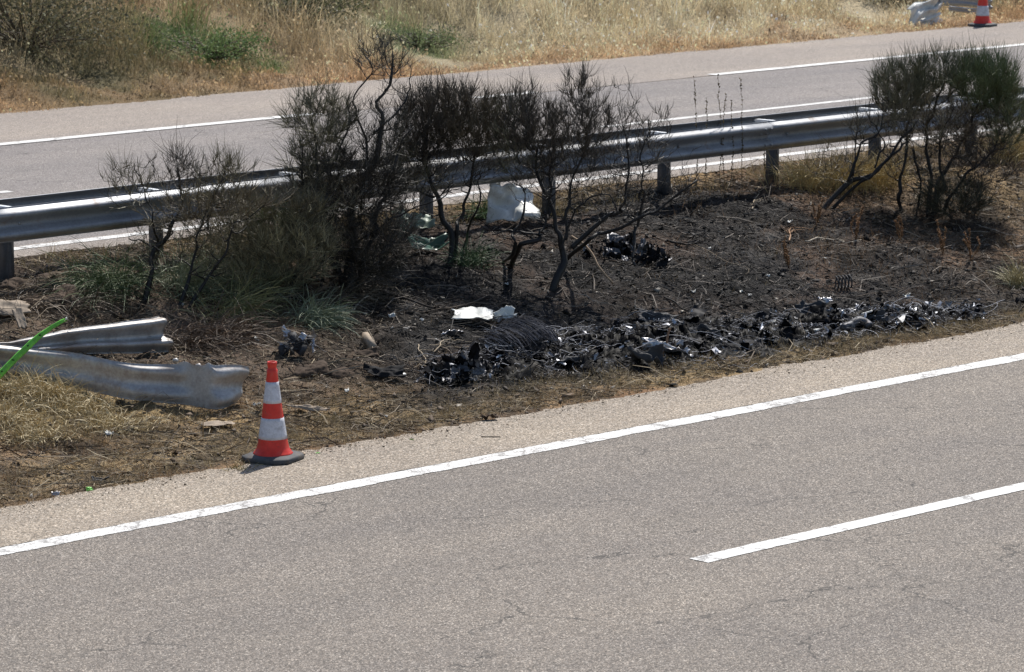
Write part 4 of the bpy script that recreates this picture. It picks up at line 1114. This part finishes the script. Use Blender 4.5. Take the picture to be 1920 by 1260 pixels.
for (x, y) in wp:
    g = wz(hit(x, y)); L = DR.gamma(2, .06) + .04
    a = DR.uniform(0, 6.28); t = np.linspace(0, 1, 8)
    curl = DR.normal(size=3) * 3
    dx = np.stack([np.cos(a + curl[0] * t) * L * .14, np.sin(a + curl[0] * t) * L * .14, np.sin(3 * t * curl[1]) * L * .06], -1).cumsum(0)
    P = g + np.array([0, 0, DR.uniform(.005, .04)]) + dx
    P[:, 2] = np.maximum(P[:, 2], height(P[:, 0], P[:, 1]) + .004)
    Pw.append(P); Rw.append(np.full(8, DR.uniform(.001, .003)))
V, Fs = tubes(np.array(Pw), np.array(Rw), 3, False)
g_ = DR.uniform(0, 1, (len(Pw), 1)); cc = np.where(g_ < .62, np.array([[.018, .018, .02]]), np.array([[.36, .36, .38]])) * DR.uniform(.6, 1.4, (len(Pw), 1))
mbA.add(V, Fs, np.repeat(cc, 24, 0))
o = tag(mbA.build('burnt_wreckage', M['ash']), 'long strip of charred crumpled wreckage flakes and wires beside the verge', 'wreckage', kind='stuff')
o = tag(mbM.build('melted_metal_scraps', M['metalflake']), 'melted and torn shiny metal scraps in the burnt wreckage strip', 'scrap metal', kind='stuff')

def mound(name, label, cat, px, py, rx, ry, hz, mat, ribs=0, rot=0.0, seed=0, col=None, rough=.25, sink=.03):
    g = hit(px, py)
    nu, nv = 64, 26
    u = np.linspace(0, 2 * math.pi, nu, endpoint=False); v = np.linspace(0, math.pi / 2, nv)
    U, Vv = np.meshgrid(u, v, indexing='ij')
    X = np.cos(U) * np.cos(Vv) * rx; Y = np.sin(U) * np.cos(Vv) * ry; Z = np.sin(Vv) * hz
    d = 1 + rough * fbm(X * 6 + seed, Y * 6, Z * 6, seed, 4) + (0 if ribs else .07 * (1 - 3 * np.abs(fbm(X * 11 + seed, Y * 11, Z * 11, seed + 9, 4))) + .10 * np.round(2.5 * vnoise(X * 9 + seed, Y * 9, Z * 9, seed + 12)) / 2.5)
    if ribs: d = d + .045 * np.sin(ribs * (Y / ry * 1.2 + .5 * X / rx + .6 * fbm(X * 2, Y * 2, 0, seed + 4, 2)))
    P = np.stack([X * d, Y * d, Z * d], -1).reshape(-1, 3) @ np.array(Matrix.Rotation(rot, 3, 'Z')).T + g - np.array([0, 0, sink])
    i = np.arange(nu * nv).reshape(nu, nv)
    q = np.stack([i[:, :-1], np.roll(i, -1, 0)[:, :-1], np.roll(i, -1, 0)[:, 1:], i[:, 1:]], -1).reshape(-1, 4)
    return tag(mesh_obj(name, P, q, mat, None, ribs > 0, None, g), label, cat)
o = mound('tyre_carcass', 'collapsed ribbed black tyre carcass at the left of the burnt strip', 'tyre', 965, 655, .42, .24, .22, M['char'], 42, .2, 3)
# tyre cords over it
g = hit(965, 655)
Pw = []
for k in range(150):
    s = DR.uniform(-.42, .42); t = np.linspace(-1, 1, 9)
    P = np.stack([s + .28 * t ** 2 * .5 + t * .12, t * .24, .235 * np.sqrt(np.clip(1 - (s / .5) ** 2 - .75 * t ** 2, .01, 1))], -1)
    P = P @ np.array(Matrix.Rotation(.3 + DR.normal() * .12, 3, 'Z')).T * DR.uniform(.9, 1.12) + g + DR.normal(size=3) * .015
    P[:, 2] = np.maximum(P[:, 2], height(P[:, 0], P[:, 1]) + .005); Pw.append(P)
V, Fs = tubes(np.array(Pw), np.full((150, 9), .0022), 3, False)
mb = MB(); mb.add(V, Fs, np.repeat(np.array([[.035, .036, .042]]) * DR.uniform(.3, 4.5, (150, 1)), 27, 0))
co = mb.build('tyre_cords', M['ash'], o); co.matrix_parent_inverse = Matrix.Translation(o.location).inverted()
mound('tyre_carcass', 'low black tyre remnant in the middle of the burnt strip', 'tyre', 1150, 640, .42, .2, .13, M['char'], 34, .35, 8)
mound('charred_lump', 'upright jagged black lump at the right half of the burnt strip', 'wreckage', 1437, 612, .13, .1, .14, M['char'], 0, 0, 12, rough=.7)
mound('charred_lump', 'rounded black lump near the right end of the burnt strip', 'wreckage', 1700, 600, .17, .12, .10, M['char'], 0, 0, 15, rough=.6)
mound('charred_lump', 'small grey black lump close to the right end of the strip', 'wreckage', 1770, 600, .12, .1, .06, M['char'], 0, 0, 18, rough=.6)
mound('charred_lump', 'last small black lump at the far right tip of the strip', 'wreckage', 1815, 598, .11, .08, .05, M['char'], 0, 0, 19, rough=.7)
mound('charred_lump', 'dark lump left of the slanted pale tube in the burnt strip', 'wreckage', 1385, 655, .25, .14, .10, M['char'], 0, .2, 21, rough=.5)
mound('charred_stone', 'small black lump alone on the verge edge below the strip', 'stone', 1387, 697, .04, .04, .045, M['char'], 0, 0, 22, rough=.6)
mound('soil_clod', 'brown clod of turned soil just above the near cone', 'clod', 585, 695, .15, .11, .12, M['rock'], 0, 0, 25, rough=.8)
mound('soil_clod', 'low dark clod of soil right of the brown clod', 'clod', 640, 700, .14, .09, .06, M['rock'], 0, 0, 26, rough=.8)
for k, (x, y, rx, ry, hz, lab) in enumerate(((120, 560, .3, .2, .17, 'largest brown clod of broken bank under the left rail'), (60, 565, .25, .16, .13, 'wide clod left of the largest brown clod'), (20, 540, .2, .16, .14, 'clod at the foot of the leftmost rail post'),
        (165, 590, .16, .1, .09, 'small clod below the dull green tuft'), (155, 500, .25, .12, .08, 'flat mound of soil below the rail left of the dull green tuft'), (500, 590, .16, .1, .1, 'tan clod right of the yellowish tuft'), (90, 520, .3, .12, .08, 'long low mound of soil behind the largest clod'))):
    mound('soil_clod', lab, 'clod', x, y, rx * .72, ry * .7, hz * .8, M['rock'], 0, DR.uniform(-.5, .5), 40 + k, rough=.9, sink=.04)

def sheet_thing(name, label, cat, px, py, w, h, amp, mat, seed, rz=0, rx=0, ry=0, lift=0.0, res=16, thick=.004, zd=None):
    g = hit(px, py)
    rot = Matrix.Rotation(-rz, 3, 'Z') @ Matrix.Rotation(rx, 3, 'X') @ Matrix.Rotation(ry, 3, 'Y')
    P, q = crumple_sheet(g + np.array([0, 0, lift]), w, h, amp, seed, rot, res)
    o = tag(mesh_obj(name, P, q, mat, None, False, None, g), label, cat)
    m = o.modifiers.new('thickness', 'SOLIDIFY'); m.thickness = thick
    return o
sheet_thing('white_body_panel', 'crumpled white car body panel under the rail behind burnt limbs', 'car panel', 958, 420, .46, .40, .2, M['white_panel'], 501, .75, 1.15, .25)
sheet_thing('white_body_panel', 'torn white strip left of and above the crumpled white panel', 'car panel', 925, 395, .14, .2, .12, M['white_panel'], 505, .6, 1.2, .3, .22)
sheet_thing('white_sheet', 'bright white flat sheet lying behind the ribbed tyre carcass', 'sheet', 885, 606, .36, .28, .10, M['white_panel'], 509, .75, .12, 0, .05)
sheet_thing('white_sheet', 'small torn white flake right of the bright white sheet', 'sheet', 945, 607, .2, .08, .3, M['white_panel'], 511, .6, .35, 0, .02)
sheet_thing('pale_green_panel', 'pale green torn plate behind the dense burnt shrub base', 'car panel', 775, 440, .35, .25, .25, plain('pale_green_paint', (.17, .22, .17), .5), 513, .4, .6, .1)
sheet_thing('pale_green_panel', 'dark green plate in shade left of the dense shrub base', 'car panel', 790, 470, .5, .16, .15, plain('dark_green_paint', (.06, .12, .09), .4), 515, .3, .5, .1)
sheet_thing('bent_dark_panel', 'curved dark grey plate with a tan edge on the verge', 'panel', 722, 708, .33, .14, .12, M['char'], 517, .6, .5, .1, .01)
sheet_thing('ribbed_board', 'weathered ribbed brown board flat on the grass left of the near cone', 'board', 412, 800, .24, .14, .05, M['wood'], 519, .5, .1, 0, .01)
sheet_thing('thin_bark_strip', 'pale flat strip of wood lying right of the near cone', 'board', 573, 771, .36, .06, .08, M['wood'], 521, .95, .1, 0, .01)
sheet_thing('grey_slab', 'grey tilted slab at the left edge above the torn rail', 'slab', 22, 592, .3, .2, .05, M['wood'], 523, .4, .35, .1, .02, thick=.02)
sheet_thing('grey_slab', 'small upright grey board below the tilted slab', 'slab', 38, 616, .08, .2, .03, M['wood'], 525, .2, .9, 0, .01, thick=.012)
sheet_thing('dark_folded_sheet', 'dark folded sheet with pale parallel stripes on top of the burnt strip', 'sheet', 1235, 622, .4, .16, .12, M['soot'], 527, .5, .3, .1, .09)
for k in range(6):
    p = atdepth(1208 + k * 9, 601 + k * 1.3, depth(hit(1235, 622)) - .1)
    # pale ribs lying on that sheet
    V, Fs = tubes([[p + np.array([0, 0, .02]), p + np.array([.03, .03, .03]), p + np.array([.08, .05, .02])]], [[.003, .004, .003]], 4)
    if k == 0: ribmb = MB()
    ribmb.add(V, Fs, col=(.5, .5, .5))
tag(ribmb.build('pale_stripe_rods', M['dull'], None), 'row of pale thin rods on the dark folded sheet', 'rods', kind='stuff')
for k, (x, y, w, h, lab) in enumerate(((1520, 588, .28, .14, 'brownish black flap rising from the right half of the strip'), (1215, 690, .3, .1, 'dark flap lying along the lower edge of the burnt strip'), (1320, 650, .3, .15, 'crumpled black flap right of the folded sheet'),
        (1060, 690, .25, .12, 'low crumpled black flap below the ribbed tyre'), (855, 705, .22, .16, 'crumpled flap on the lower left heap of the strip'), (1640, 612, .22, .14, 'black flap near the right end of the strip'))):
    sheet_thing('charred_flap', lab, 'wreckage', x, y, w, h, .25, M['soot'], 560 + k, DR.uniform(0, 1), .5 + DR.uniform(-.3, .4), 0)
sheet_thing('silver_flap', 'upright silver triangular scrap in the right half of the strip', 'scrap metal', 1583, 612, .09, .14, .1, M['scrap'], 571, .4, 1.2, .3)
sheet_thing('silver_flap', 'long bright silver scrap at the lower edge below the rusty bracket', 'scrap metal', 1250, 672, .4, .07, .2, M['scrap'], 573, .75, .3, 0)
sheet_thing('silver_flap', 'thin silver scrap left of the ribbed tyre carcass', 'scrap metal', 845, 632, .2, .05, .2, M['scrap'], 575, .1, .3, 0)
sheet_thing('silver_flap', 'white bent scrap at the top of the right half of the strip', 'scrap metal', 1548, 580, .12, .08, .3, M['scrap'], 577, .1, .5, 0, .05)

def rod(name, label, cat, pts, r, mat, col=None, taper=1.0, lift=.0, n=14, gn=.01, sides=8, group=None, ground=True):
    if ground: W = [hit(*p[:2]) + np.array([0, 0, (p[2] if len(p) > 2 else 0) + r + lift]) for p in pts]
    else:
        Z = depth(hit(*pts[0][:2])); W = [atdepth(p[0], p[1], Z + (p[2] if len(p) > 2 else 0)) for p in pts]
    P = gnarl(smooth_path(W, n), gn)
    V, Fs = tubes([P], [np.linspace(r, r * taper, n)], sides)
    mb = MB(); mb.add(V, Fs, col)
    return tag(mb.build(name, mat, None, True, origin=W[0]), label, cat, group)
rod('white_tube', 'pale tube lying slanted in the right half of the burnt strip', 'tube', [(1440, 622, .05), (1488, 608, .07)], .02, M['white_panel'])
rod('white_tube', 'pale thin tube at the lower edge right of the slanted tube', 'tube', [(1512, 632, .03), (1558, 626, .03)], .017, M['white_panel'])
rod('white_tube', 'short white tube near the top of the right half of the strip', 'tube', [(1615, 606, .05), (1636, 602, .06)], .022, M['white_panel'])
rod('melted_pipe', 'fat dull grey pipe half buried in the right half of the strip', 'pipe', [(1580, 628, .02), (1610, 618, .04), (1632, 622, .02)], .04, M['post'], gn=.05)
rod('rusty_bracket', 'rusty brown rod standing upright in the burnt strip', 'rod', [(1240, 672), (1247, 650), (1256, 615)], .011, M['stick'], (.22, .13, .08), ground=False)
rod('wire_loop', 'thin bare wire curling along the lower edge of the strip', 'wire', [(1065, 678, .05), (1075, 674, .06), (1100, 672, .06), (1120, 664, .07)], .004, M['dull'], (.4, .38, .35))
def ring(name, label, cat, px, py, R_, r, mat, normal, arc=2 * math.pi, lift=0.0):
    g = hit(px, py); nrm_ = Vector(normal).normalized(); qd = nrm_.to_track_quat('Z', 'Y').to_matrix()
    t = np.linspace(0, arc, 30)
    P = np.stack([np.cos(t) * R_, np.sin(t) * R_, t * 0], -1) @ np.array(qd).T + g + np.array([0, 0, R_ * .8 + lift])
    mb = MB(); mb.add(*tubes([P], [np.full(30, r)], 8)); return tag(mb.build(name, mat, None, True, origin=g), label, cat)
ring('metal_ring', 'thin metal hoop standing in the right half of the burnt strip', 'ring', 1575, 606, .075, .007, M['scrap'], (.3, -1, .3))
ring('metal_ring', 'half buried pale hoop right of the standing hoop', 'ring', 1604, 604, .09, .006, M['scrap'], (-.2, -1, .1), 3.6, -.05)
# coil spring
g = hit(1582, 541)
t = np.linspace(0, 1, 150)
ax = nrm(np.array([.8, -.45, .05])); up = np.array([0, 0, 1.]); sd_ = np.cross(ax, up)
P = g + np.array([0, 0, .065]) + ax * (t[:, None] - .5) * .17 + (up * np.cos(t * 2 * math.pi * 5)[:, None] + sd_ * np.sin(t * 2 * math.pi * 5)[:, None]) * .062
mb = MB(); mb.add(*tubes([P], [np.full(150, .0075)], 7)); tag(mb.build('coil_spring', M['soot'], None, True, origin=g), 'dark coil spring lying on the burnt bank above the strip', 'spring')
# debris heaps by the middle shrub
for px, py, n_, lab, sp in ((1155, 478, 30, 'heap of crumpled silver and black scrap under the middle shrub limbs', .17), (1213, 495, 16, 'smaller black scrap heap right of the silver heap', .13), (858, 712, 40, 'tangled black and silver scrap heap at the lower left tip of the strip', .2)):
    g = hit(px, py); root = empty('scrap_heap', g, lab, 'scrap heap')
    a = MB(); b = MB()
    for k in range(n_):
        c = g + DR.normal(size=3) * np.array([sp, sp * .6, 0]); c[2] = float(height(c[0], c[1])) + DR.uniform(0, .13) * math.exp(-((c[0] - g[0]) ** 2 + (c[1] - g[1]) ** 2) / sp ** 2)
        P, q = crumple_sheet(c, DR.uniform(.06, .18), DR.uniform(.04, .12), .35, 3000 + k + px, None, 9)
        (a if DR.uniform() < .55 else b).add(P, q, col=np.array([.015, .015, .017]) if True else 0)
    b.C = [c_ * 0 + np.array([.14, .14, .15]) for c_ in b.C]
    tag(a.build('charred_flakes', M['ash'], root), kind='stuff'); tag(b.build('silver_flakes', M['metalflake'], root), kind='stuff')
# broken machine part above the cone
g = hit(560, 668); root = empty('broken_car_part', g, 'broken silver and black engine part with loose wires above the near cone', 'car part')
Z = depth(g)
mb = MB()
for k in range(9):
    c = atdepth(DR.uniform(535, 588), DR.uniform(632, 660), Z + DR.uniform(-.1, .1)); mb.add(*box(c, (DR.uniform(.03, .09), DR.uniform(.03, .06), DR.uniform(.05, .11)), DR.uniform(0, 3), DR.uniform(-.7, .7), DR.uniform(-.6, .6)))
mb.build('housing', M['soot'], root)
mb = MB()
for k in range(16):
    c = atdepth(DR.uniform(530, 592), DR.uniform(628, 662), Z + DR.uniform(-.12, .05)); P, q = crumple_sheet(c, DR.uniform(.04, .12), DR.uniform(.02, .05), .3, 4000 + k, None, 6, tilt=1.0); mb.add(P, q)
mb.build('metal_scraps', M['scrap'], root)
mb = MB()
V, Fs = tubes([[atdepth(530, 668, Z), atdepth(528, 650, Z - .05)]], [[.035, .03]], 12); mb.add(V, Fs); mb.build('cylinder', M['soot'], root)
Pw = [gnarl(smooth_path([atdepth(560 + DR.normal() * 8, 650, Z), atdepth(560 + DR.normal() * 14, 642 + DR.normal() * 10, Z - .1), atdepth(560 + DR.normal() * 20, 655 + DR.normal() * 14, Z - .1)], 8), .05) for k in range(22)]
mb = MB(); mb.add(*tubes(np.array(Pw), np.full((22, 8), .0024), 4, False)); mb.build('wires', M['post'], root)
# box end / block
g = hit(692, 655)
mb = MB(); mb.add(*box(g + np.array([.0, 0, .06]), (.05, .21, .08), -.3, .45, 0)); o = tag(mb.build('wood_block', M['wood'], None, origin=g), 'squared off weathered block lying right of the drooping tuft', 'block')
g = hit(692, 668); sheet_thing('block_splinter', 'dark brown splinter in front of the squared off block', 'splinter', 690, 668, .2, .07, .1, M['rock'], 581, .2, .4, 0, thick=.02)
mound('pale_stone', 'small pale grey stone right of the squared off block', 'stone', 762, 615, .06, .045, .05, plain('grey_stone', (.3, .29, .28), .8), 0, 0, 61, rough=.4)
# green strip
root = empty('green_trim_strip', hit(-20, 745), 'bright lime green bent plastic strip sticking up at the left edge', 'trim strip')
Z = depth(hit(0, 740)) - .05
ctr = smooth_path([atdepth(-30, 745, Z), atdepth(0, 702, Z), atdepth(50, 652, Z + .02), atdepth(90, 618, Z + .05), atdepth(124, 599, Z + .08)], 30)
tn = nrm(np.gradient(ctr, axis=0)); sdv = nrm(np.cross(tn, cF)); w = np.interp(np.linspace(0, 1, 30), [0, .5, 1], [.03, .026, .014])
sec = [(-1, 0), (-.6, .35), (-.15, .1), (0, .3), (.15, .1), (.6, .35), (1, 0), (.6, -.25), (-.6, -.25)]
P = np.stack([ctr + sdv * (w * a)[:, None] - cF * (w * b)[:, None] for a, b in sec], 1)
P += (fbm(np.linspace(0, 14, 30)[:, None], np.arange(9)[None] * .7, 0, 3, 3) * .006)[..., None] * sdv[:, None]
i = np.arange(30 * 9).reshape(30, 9)
q = np.stack([i[:-1], np.roll(i, -1, 1)[:-1], np.roll(i, -1, 1)[1:], i[1:]], -1).reshape(-1, 4)
mb = MB(); mb.add(P.reshape(-1, 3), [q, i[:1], i[-1:, ::-1]]); mb.build('strip', M['green_plastic'], root)
mb = MB()
for k in (8, 11, 15, 19):
    mb.add(*box(ctr[k] - cF * .01 + sdv[k] * .004, (.012, .02, .008), DR.uniform(0, 3), .3)); 
mb.build('black_clips', M['char'], root)
mb = MB(); P, q_ = crumple_sheet(ctr[-1] - np.array([0, 0, .01]), .045, .03, .3, 61, None, 6); mb.add(P, q_); mb.build('torn_tip', M['white_panel'], root)

# small shards by the road
sheet_thing('green_shard', 'small light green plastic shard on the road verge at lower left', 'shard', 168, 921, .05, .035, .2, M['green_plastic'], 601, .3, .6, 0)
sheet_thing('green_shard', 'tiny green shard left of the light green shard', 'shard', 103, 928, .03, .015, .2, M['green_plastic'], 603, .3, .4, 0)
sheet_thing('green_shard', 'tiny green flake beside the right corner of the near cone base', 'shard', 596, 850, .03, .015, .2, M['green_plastic'], 605, .3, .4, 0)
sheet_thing('grey_shards', 'dark grey broken plastic shards above the light green shard', 'shard', 187, 904, .11, .06, .2, M['soot'], 607, .3, .3, 0)
sheet_thing('grey_shards', 'small grey shard on the verge at lower left', 'shard', 104, 930, .06, .03, .15, M['scrap'], 609, .9, .2, 0)
sheet_thing('clear_shard', 'small clear whitish shard on the straw left of the near cone', 'shard', 205, 815, .06, .045, .3, M['white_panel'], 611, .9, .6, 0)
sheet_thing('clear_shard', 'small whitish shard just left of the near cone', 'shard', 481, 762, .06, .03, .3, M['white_panel'], 613, .9, .4, 0)
sheet_thing('dark_rag', 'dark brown bark scrap on the shoulder edge below the strip', 'bark', 918, 787, .13, .07, .3, M['rock'], 615, .6, .2, 0)
sheet_thing('dark_rag', 'small dark brown scrap at the verge right of centre', 'bark', 1918, 580, .14, .05, .3, M['char'], 617, .6, .2, 0)
rod('short_dark_stick', 'short thin dark stick on the shoulder below the bark scrap', 'stick', [(902, 820), (938, 820)], .004, M['stick'], (.04, .03, .025))
rod('green_leaf_stick', 'tiny green sprig on the shoulder right of the near cone', 'sprig', [(768, 824), (776, 826)], .004, M['stick'], (.15, .25, .05))
frag = [(735, 596, 'right of the olive broom shrub'), (735, 618, 'above the pale stone'), (790, 601, 'below the longest dark branch'), (950, 533, 'left of the middle shrub foot'),
        (1392, 550, 'left of the coil spring, widest of two'), (1407, 556, 'left of the coil spring, smaller of two'), (1545, 486, 'above the coil spring, round and bright'), (1300, 548, 'on bare burnt soil right of the middle shrub'),
        (820, 640, 'left of the thin silver scrap'), (1480, 418, 'left of the leaning shrub foot'), (1330, 468, 'right of the thick charred stick'), (650, 735, 'right of the near cone on the verge'),
        (756, 706, 'beside the curved dark grey plate'), (1440, 520, 'between the arching stem and the coil spring'), (480, 640, 'beside the heap of dead twigs'), (1700, 560, 'on brown soil above the strip right end')]
for k, (x, y, lab) in enumerate(frag):
    o = sheet_thing('pale_fragment', 'small pale fragment ' + lab, 'fragment', x, y, DR.uniform(.03, .065), DR.uniform(.02, .035), .3, M['white_panel'], 700 + k, DR.uniform(0, 3), .3, 0, res=5)
    o['group'] = 'small pale fragments on the burnt ground'
# branches lying on the ground
BRN2 = (.10, .075, .055); PALE = (.42, .34, .24); CH = (.02, .018, .017)
brs = [([(712, 550), (760, 568), (820, 582), (870, 576), (915, 560)], .013, (.05, .04, .033), 'longest dark branch lying on the burnt ground left of centre'),
       ([(755, 588), (830, 590), (880, 578), (940, 572)], .008, BRN2, 'thinner branch just below the longest dark branch'),
       ([(850, 592), (900, 585), (950, 568), (975, 558)], .007, BRN2, 'thin branch reaching right from the longest branch'),
       ([(640, 592), (680, 570), (712, 545)], .009, (.3, .26, .2), 'pale brown slanting branch right of the drooping tuft'),
       ([(1245, 560), (1290, 585), (1320, 600)], .009, CH, 'dark branch sloping down to the top of the burnt strip'),
       ([(1510, 455), (1560, 450), (1600, 456), (1660, 444)], .008, (.5, .44, .35), 'pale bleached branch on the burnt bank below the leaning shrub'),
       ([(1515, 468), (1580, 462), (1620, 470), (1670, 462)], .006, (.3, .25, .2), 'second pale branch just below the bleached one'),
       ([(1835, 425), (1880, 438), (1920, 448)], .006, (.36, .31, .25), 'pale thin branch at the right edge below the right shrub'),
       ([(1850, 450), (1885, 480), (1925, 500)], .008, BRN2, 'brown curved branch at the right edge above the verge'),
       ([(830, 655), (850, 668), (870, 683)], .008, BRN2, 'curved brown stick left of the ribbed tyre'),
       ([(785, 650), (792, 672), (800, 690)], .006, PALE, 'pale broken stick at the lower left of the wreckage strip'),
       ([(812, 665), (826, 650), (834, 640)], .007, PALE, 'short pale stick leaning beside the curved brown stick'),
       ([(980, 700), (1040, 705), (1066, 697)], .004, BRN2, 'thin stick on the grass below the wreckage strip'),
       ([(640, 688), (700, 690), (760, 692)], .005, BRN2, 'thin straight twig across the verge right of the brown clod'),
       ([(1350, 690), (1385, 678), (1420, 672)], .003, PALE, 'thin straw coloured stem below the right half of the strip'),
       ([(1410, 395), (1418, 370), (1425, 352)], .006, PALE, 'pale upright stick left of the right rail post'),
       ([(1480, 455), (1481, 435), (1484, 428)], .008, (.45, .28, .17), 'short orange upright stick on the burnt bank'),
       ([(1600, 560), (1680, 548), (1730, 556)], .005, BRN2, 'long brown twig on the bank right of the coil spring'),
       ([(360, 606), (300, 590), (200, 556)], .007, (.28, .2, .13), 'long brown stem crossing below the straggly shrub'),
       ([(640, 550), (560, 590), (540, 600)], .006, BRN2, 'brown stem under the olive broom shrub'),
       ([(1250, 455), (1290, 462), (1308, 456)], .014, CH, 'thick charred stick right of the small scrap heap'),
       ([(1420, 560), (1560, 540)], .003, BRN2, 'very thin straight stem left of the coil spring'),
       ([(1300, 460), (1380, 500), (1400, 520)], .004, (.25, .2, .14), 'dry arching stem on the burnt bank right of centre')]
for k, (pl, r, c, lab) in enumerate(brs):
    o = rod('fallen_branch', lab, 'branch', pl, r, M['stick'], c, .5, .01, 16, .03, 6, 'branches lying on the central reserve')
    if r > .0055:   # side twigs
        W = [hit(*p) for p in pl]; mb = MB(); P = smooth_path(W, 16); S = []
        for j in range(7):
            s = P[DR.integers(3, 16)] + [0, 0, r * 1.5]; a = DR.normal(size=3) * [.12, .12, .05]
            e = s + a; e[2] = max(e[2], float(height(e[0], e[1])) + .01); S.append(gnarl(smooth_path([s, (s + e) / 2, e], 6), .06))
        mb.add(*tubes(np.array(S), np.tile(np.linspace(r * .5, r * .2, 6), (7, 1)), 4, False), col=c)
        cc = mb.build('side_twigs', M['stick'], o); cc['kind'] = 'stuff'; cc.matrix_parent_inverse = Matrix.Translation(o.location).inverted()
o = rod('split_limb', 'split limb with pale bare wood hanging below the middle shrub', 'branch', [(1150, 532, -.3), (1125, 505, -.35), (1112, 480, -.3), (1098, 462, -.25), (1072, 443, -.2)], .011, M['stick'], (.34, .25, .17), 1.1, ground=False)
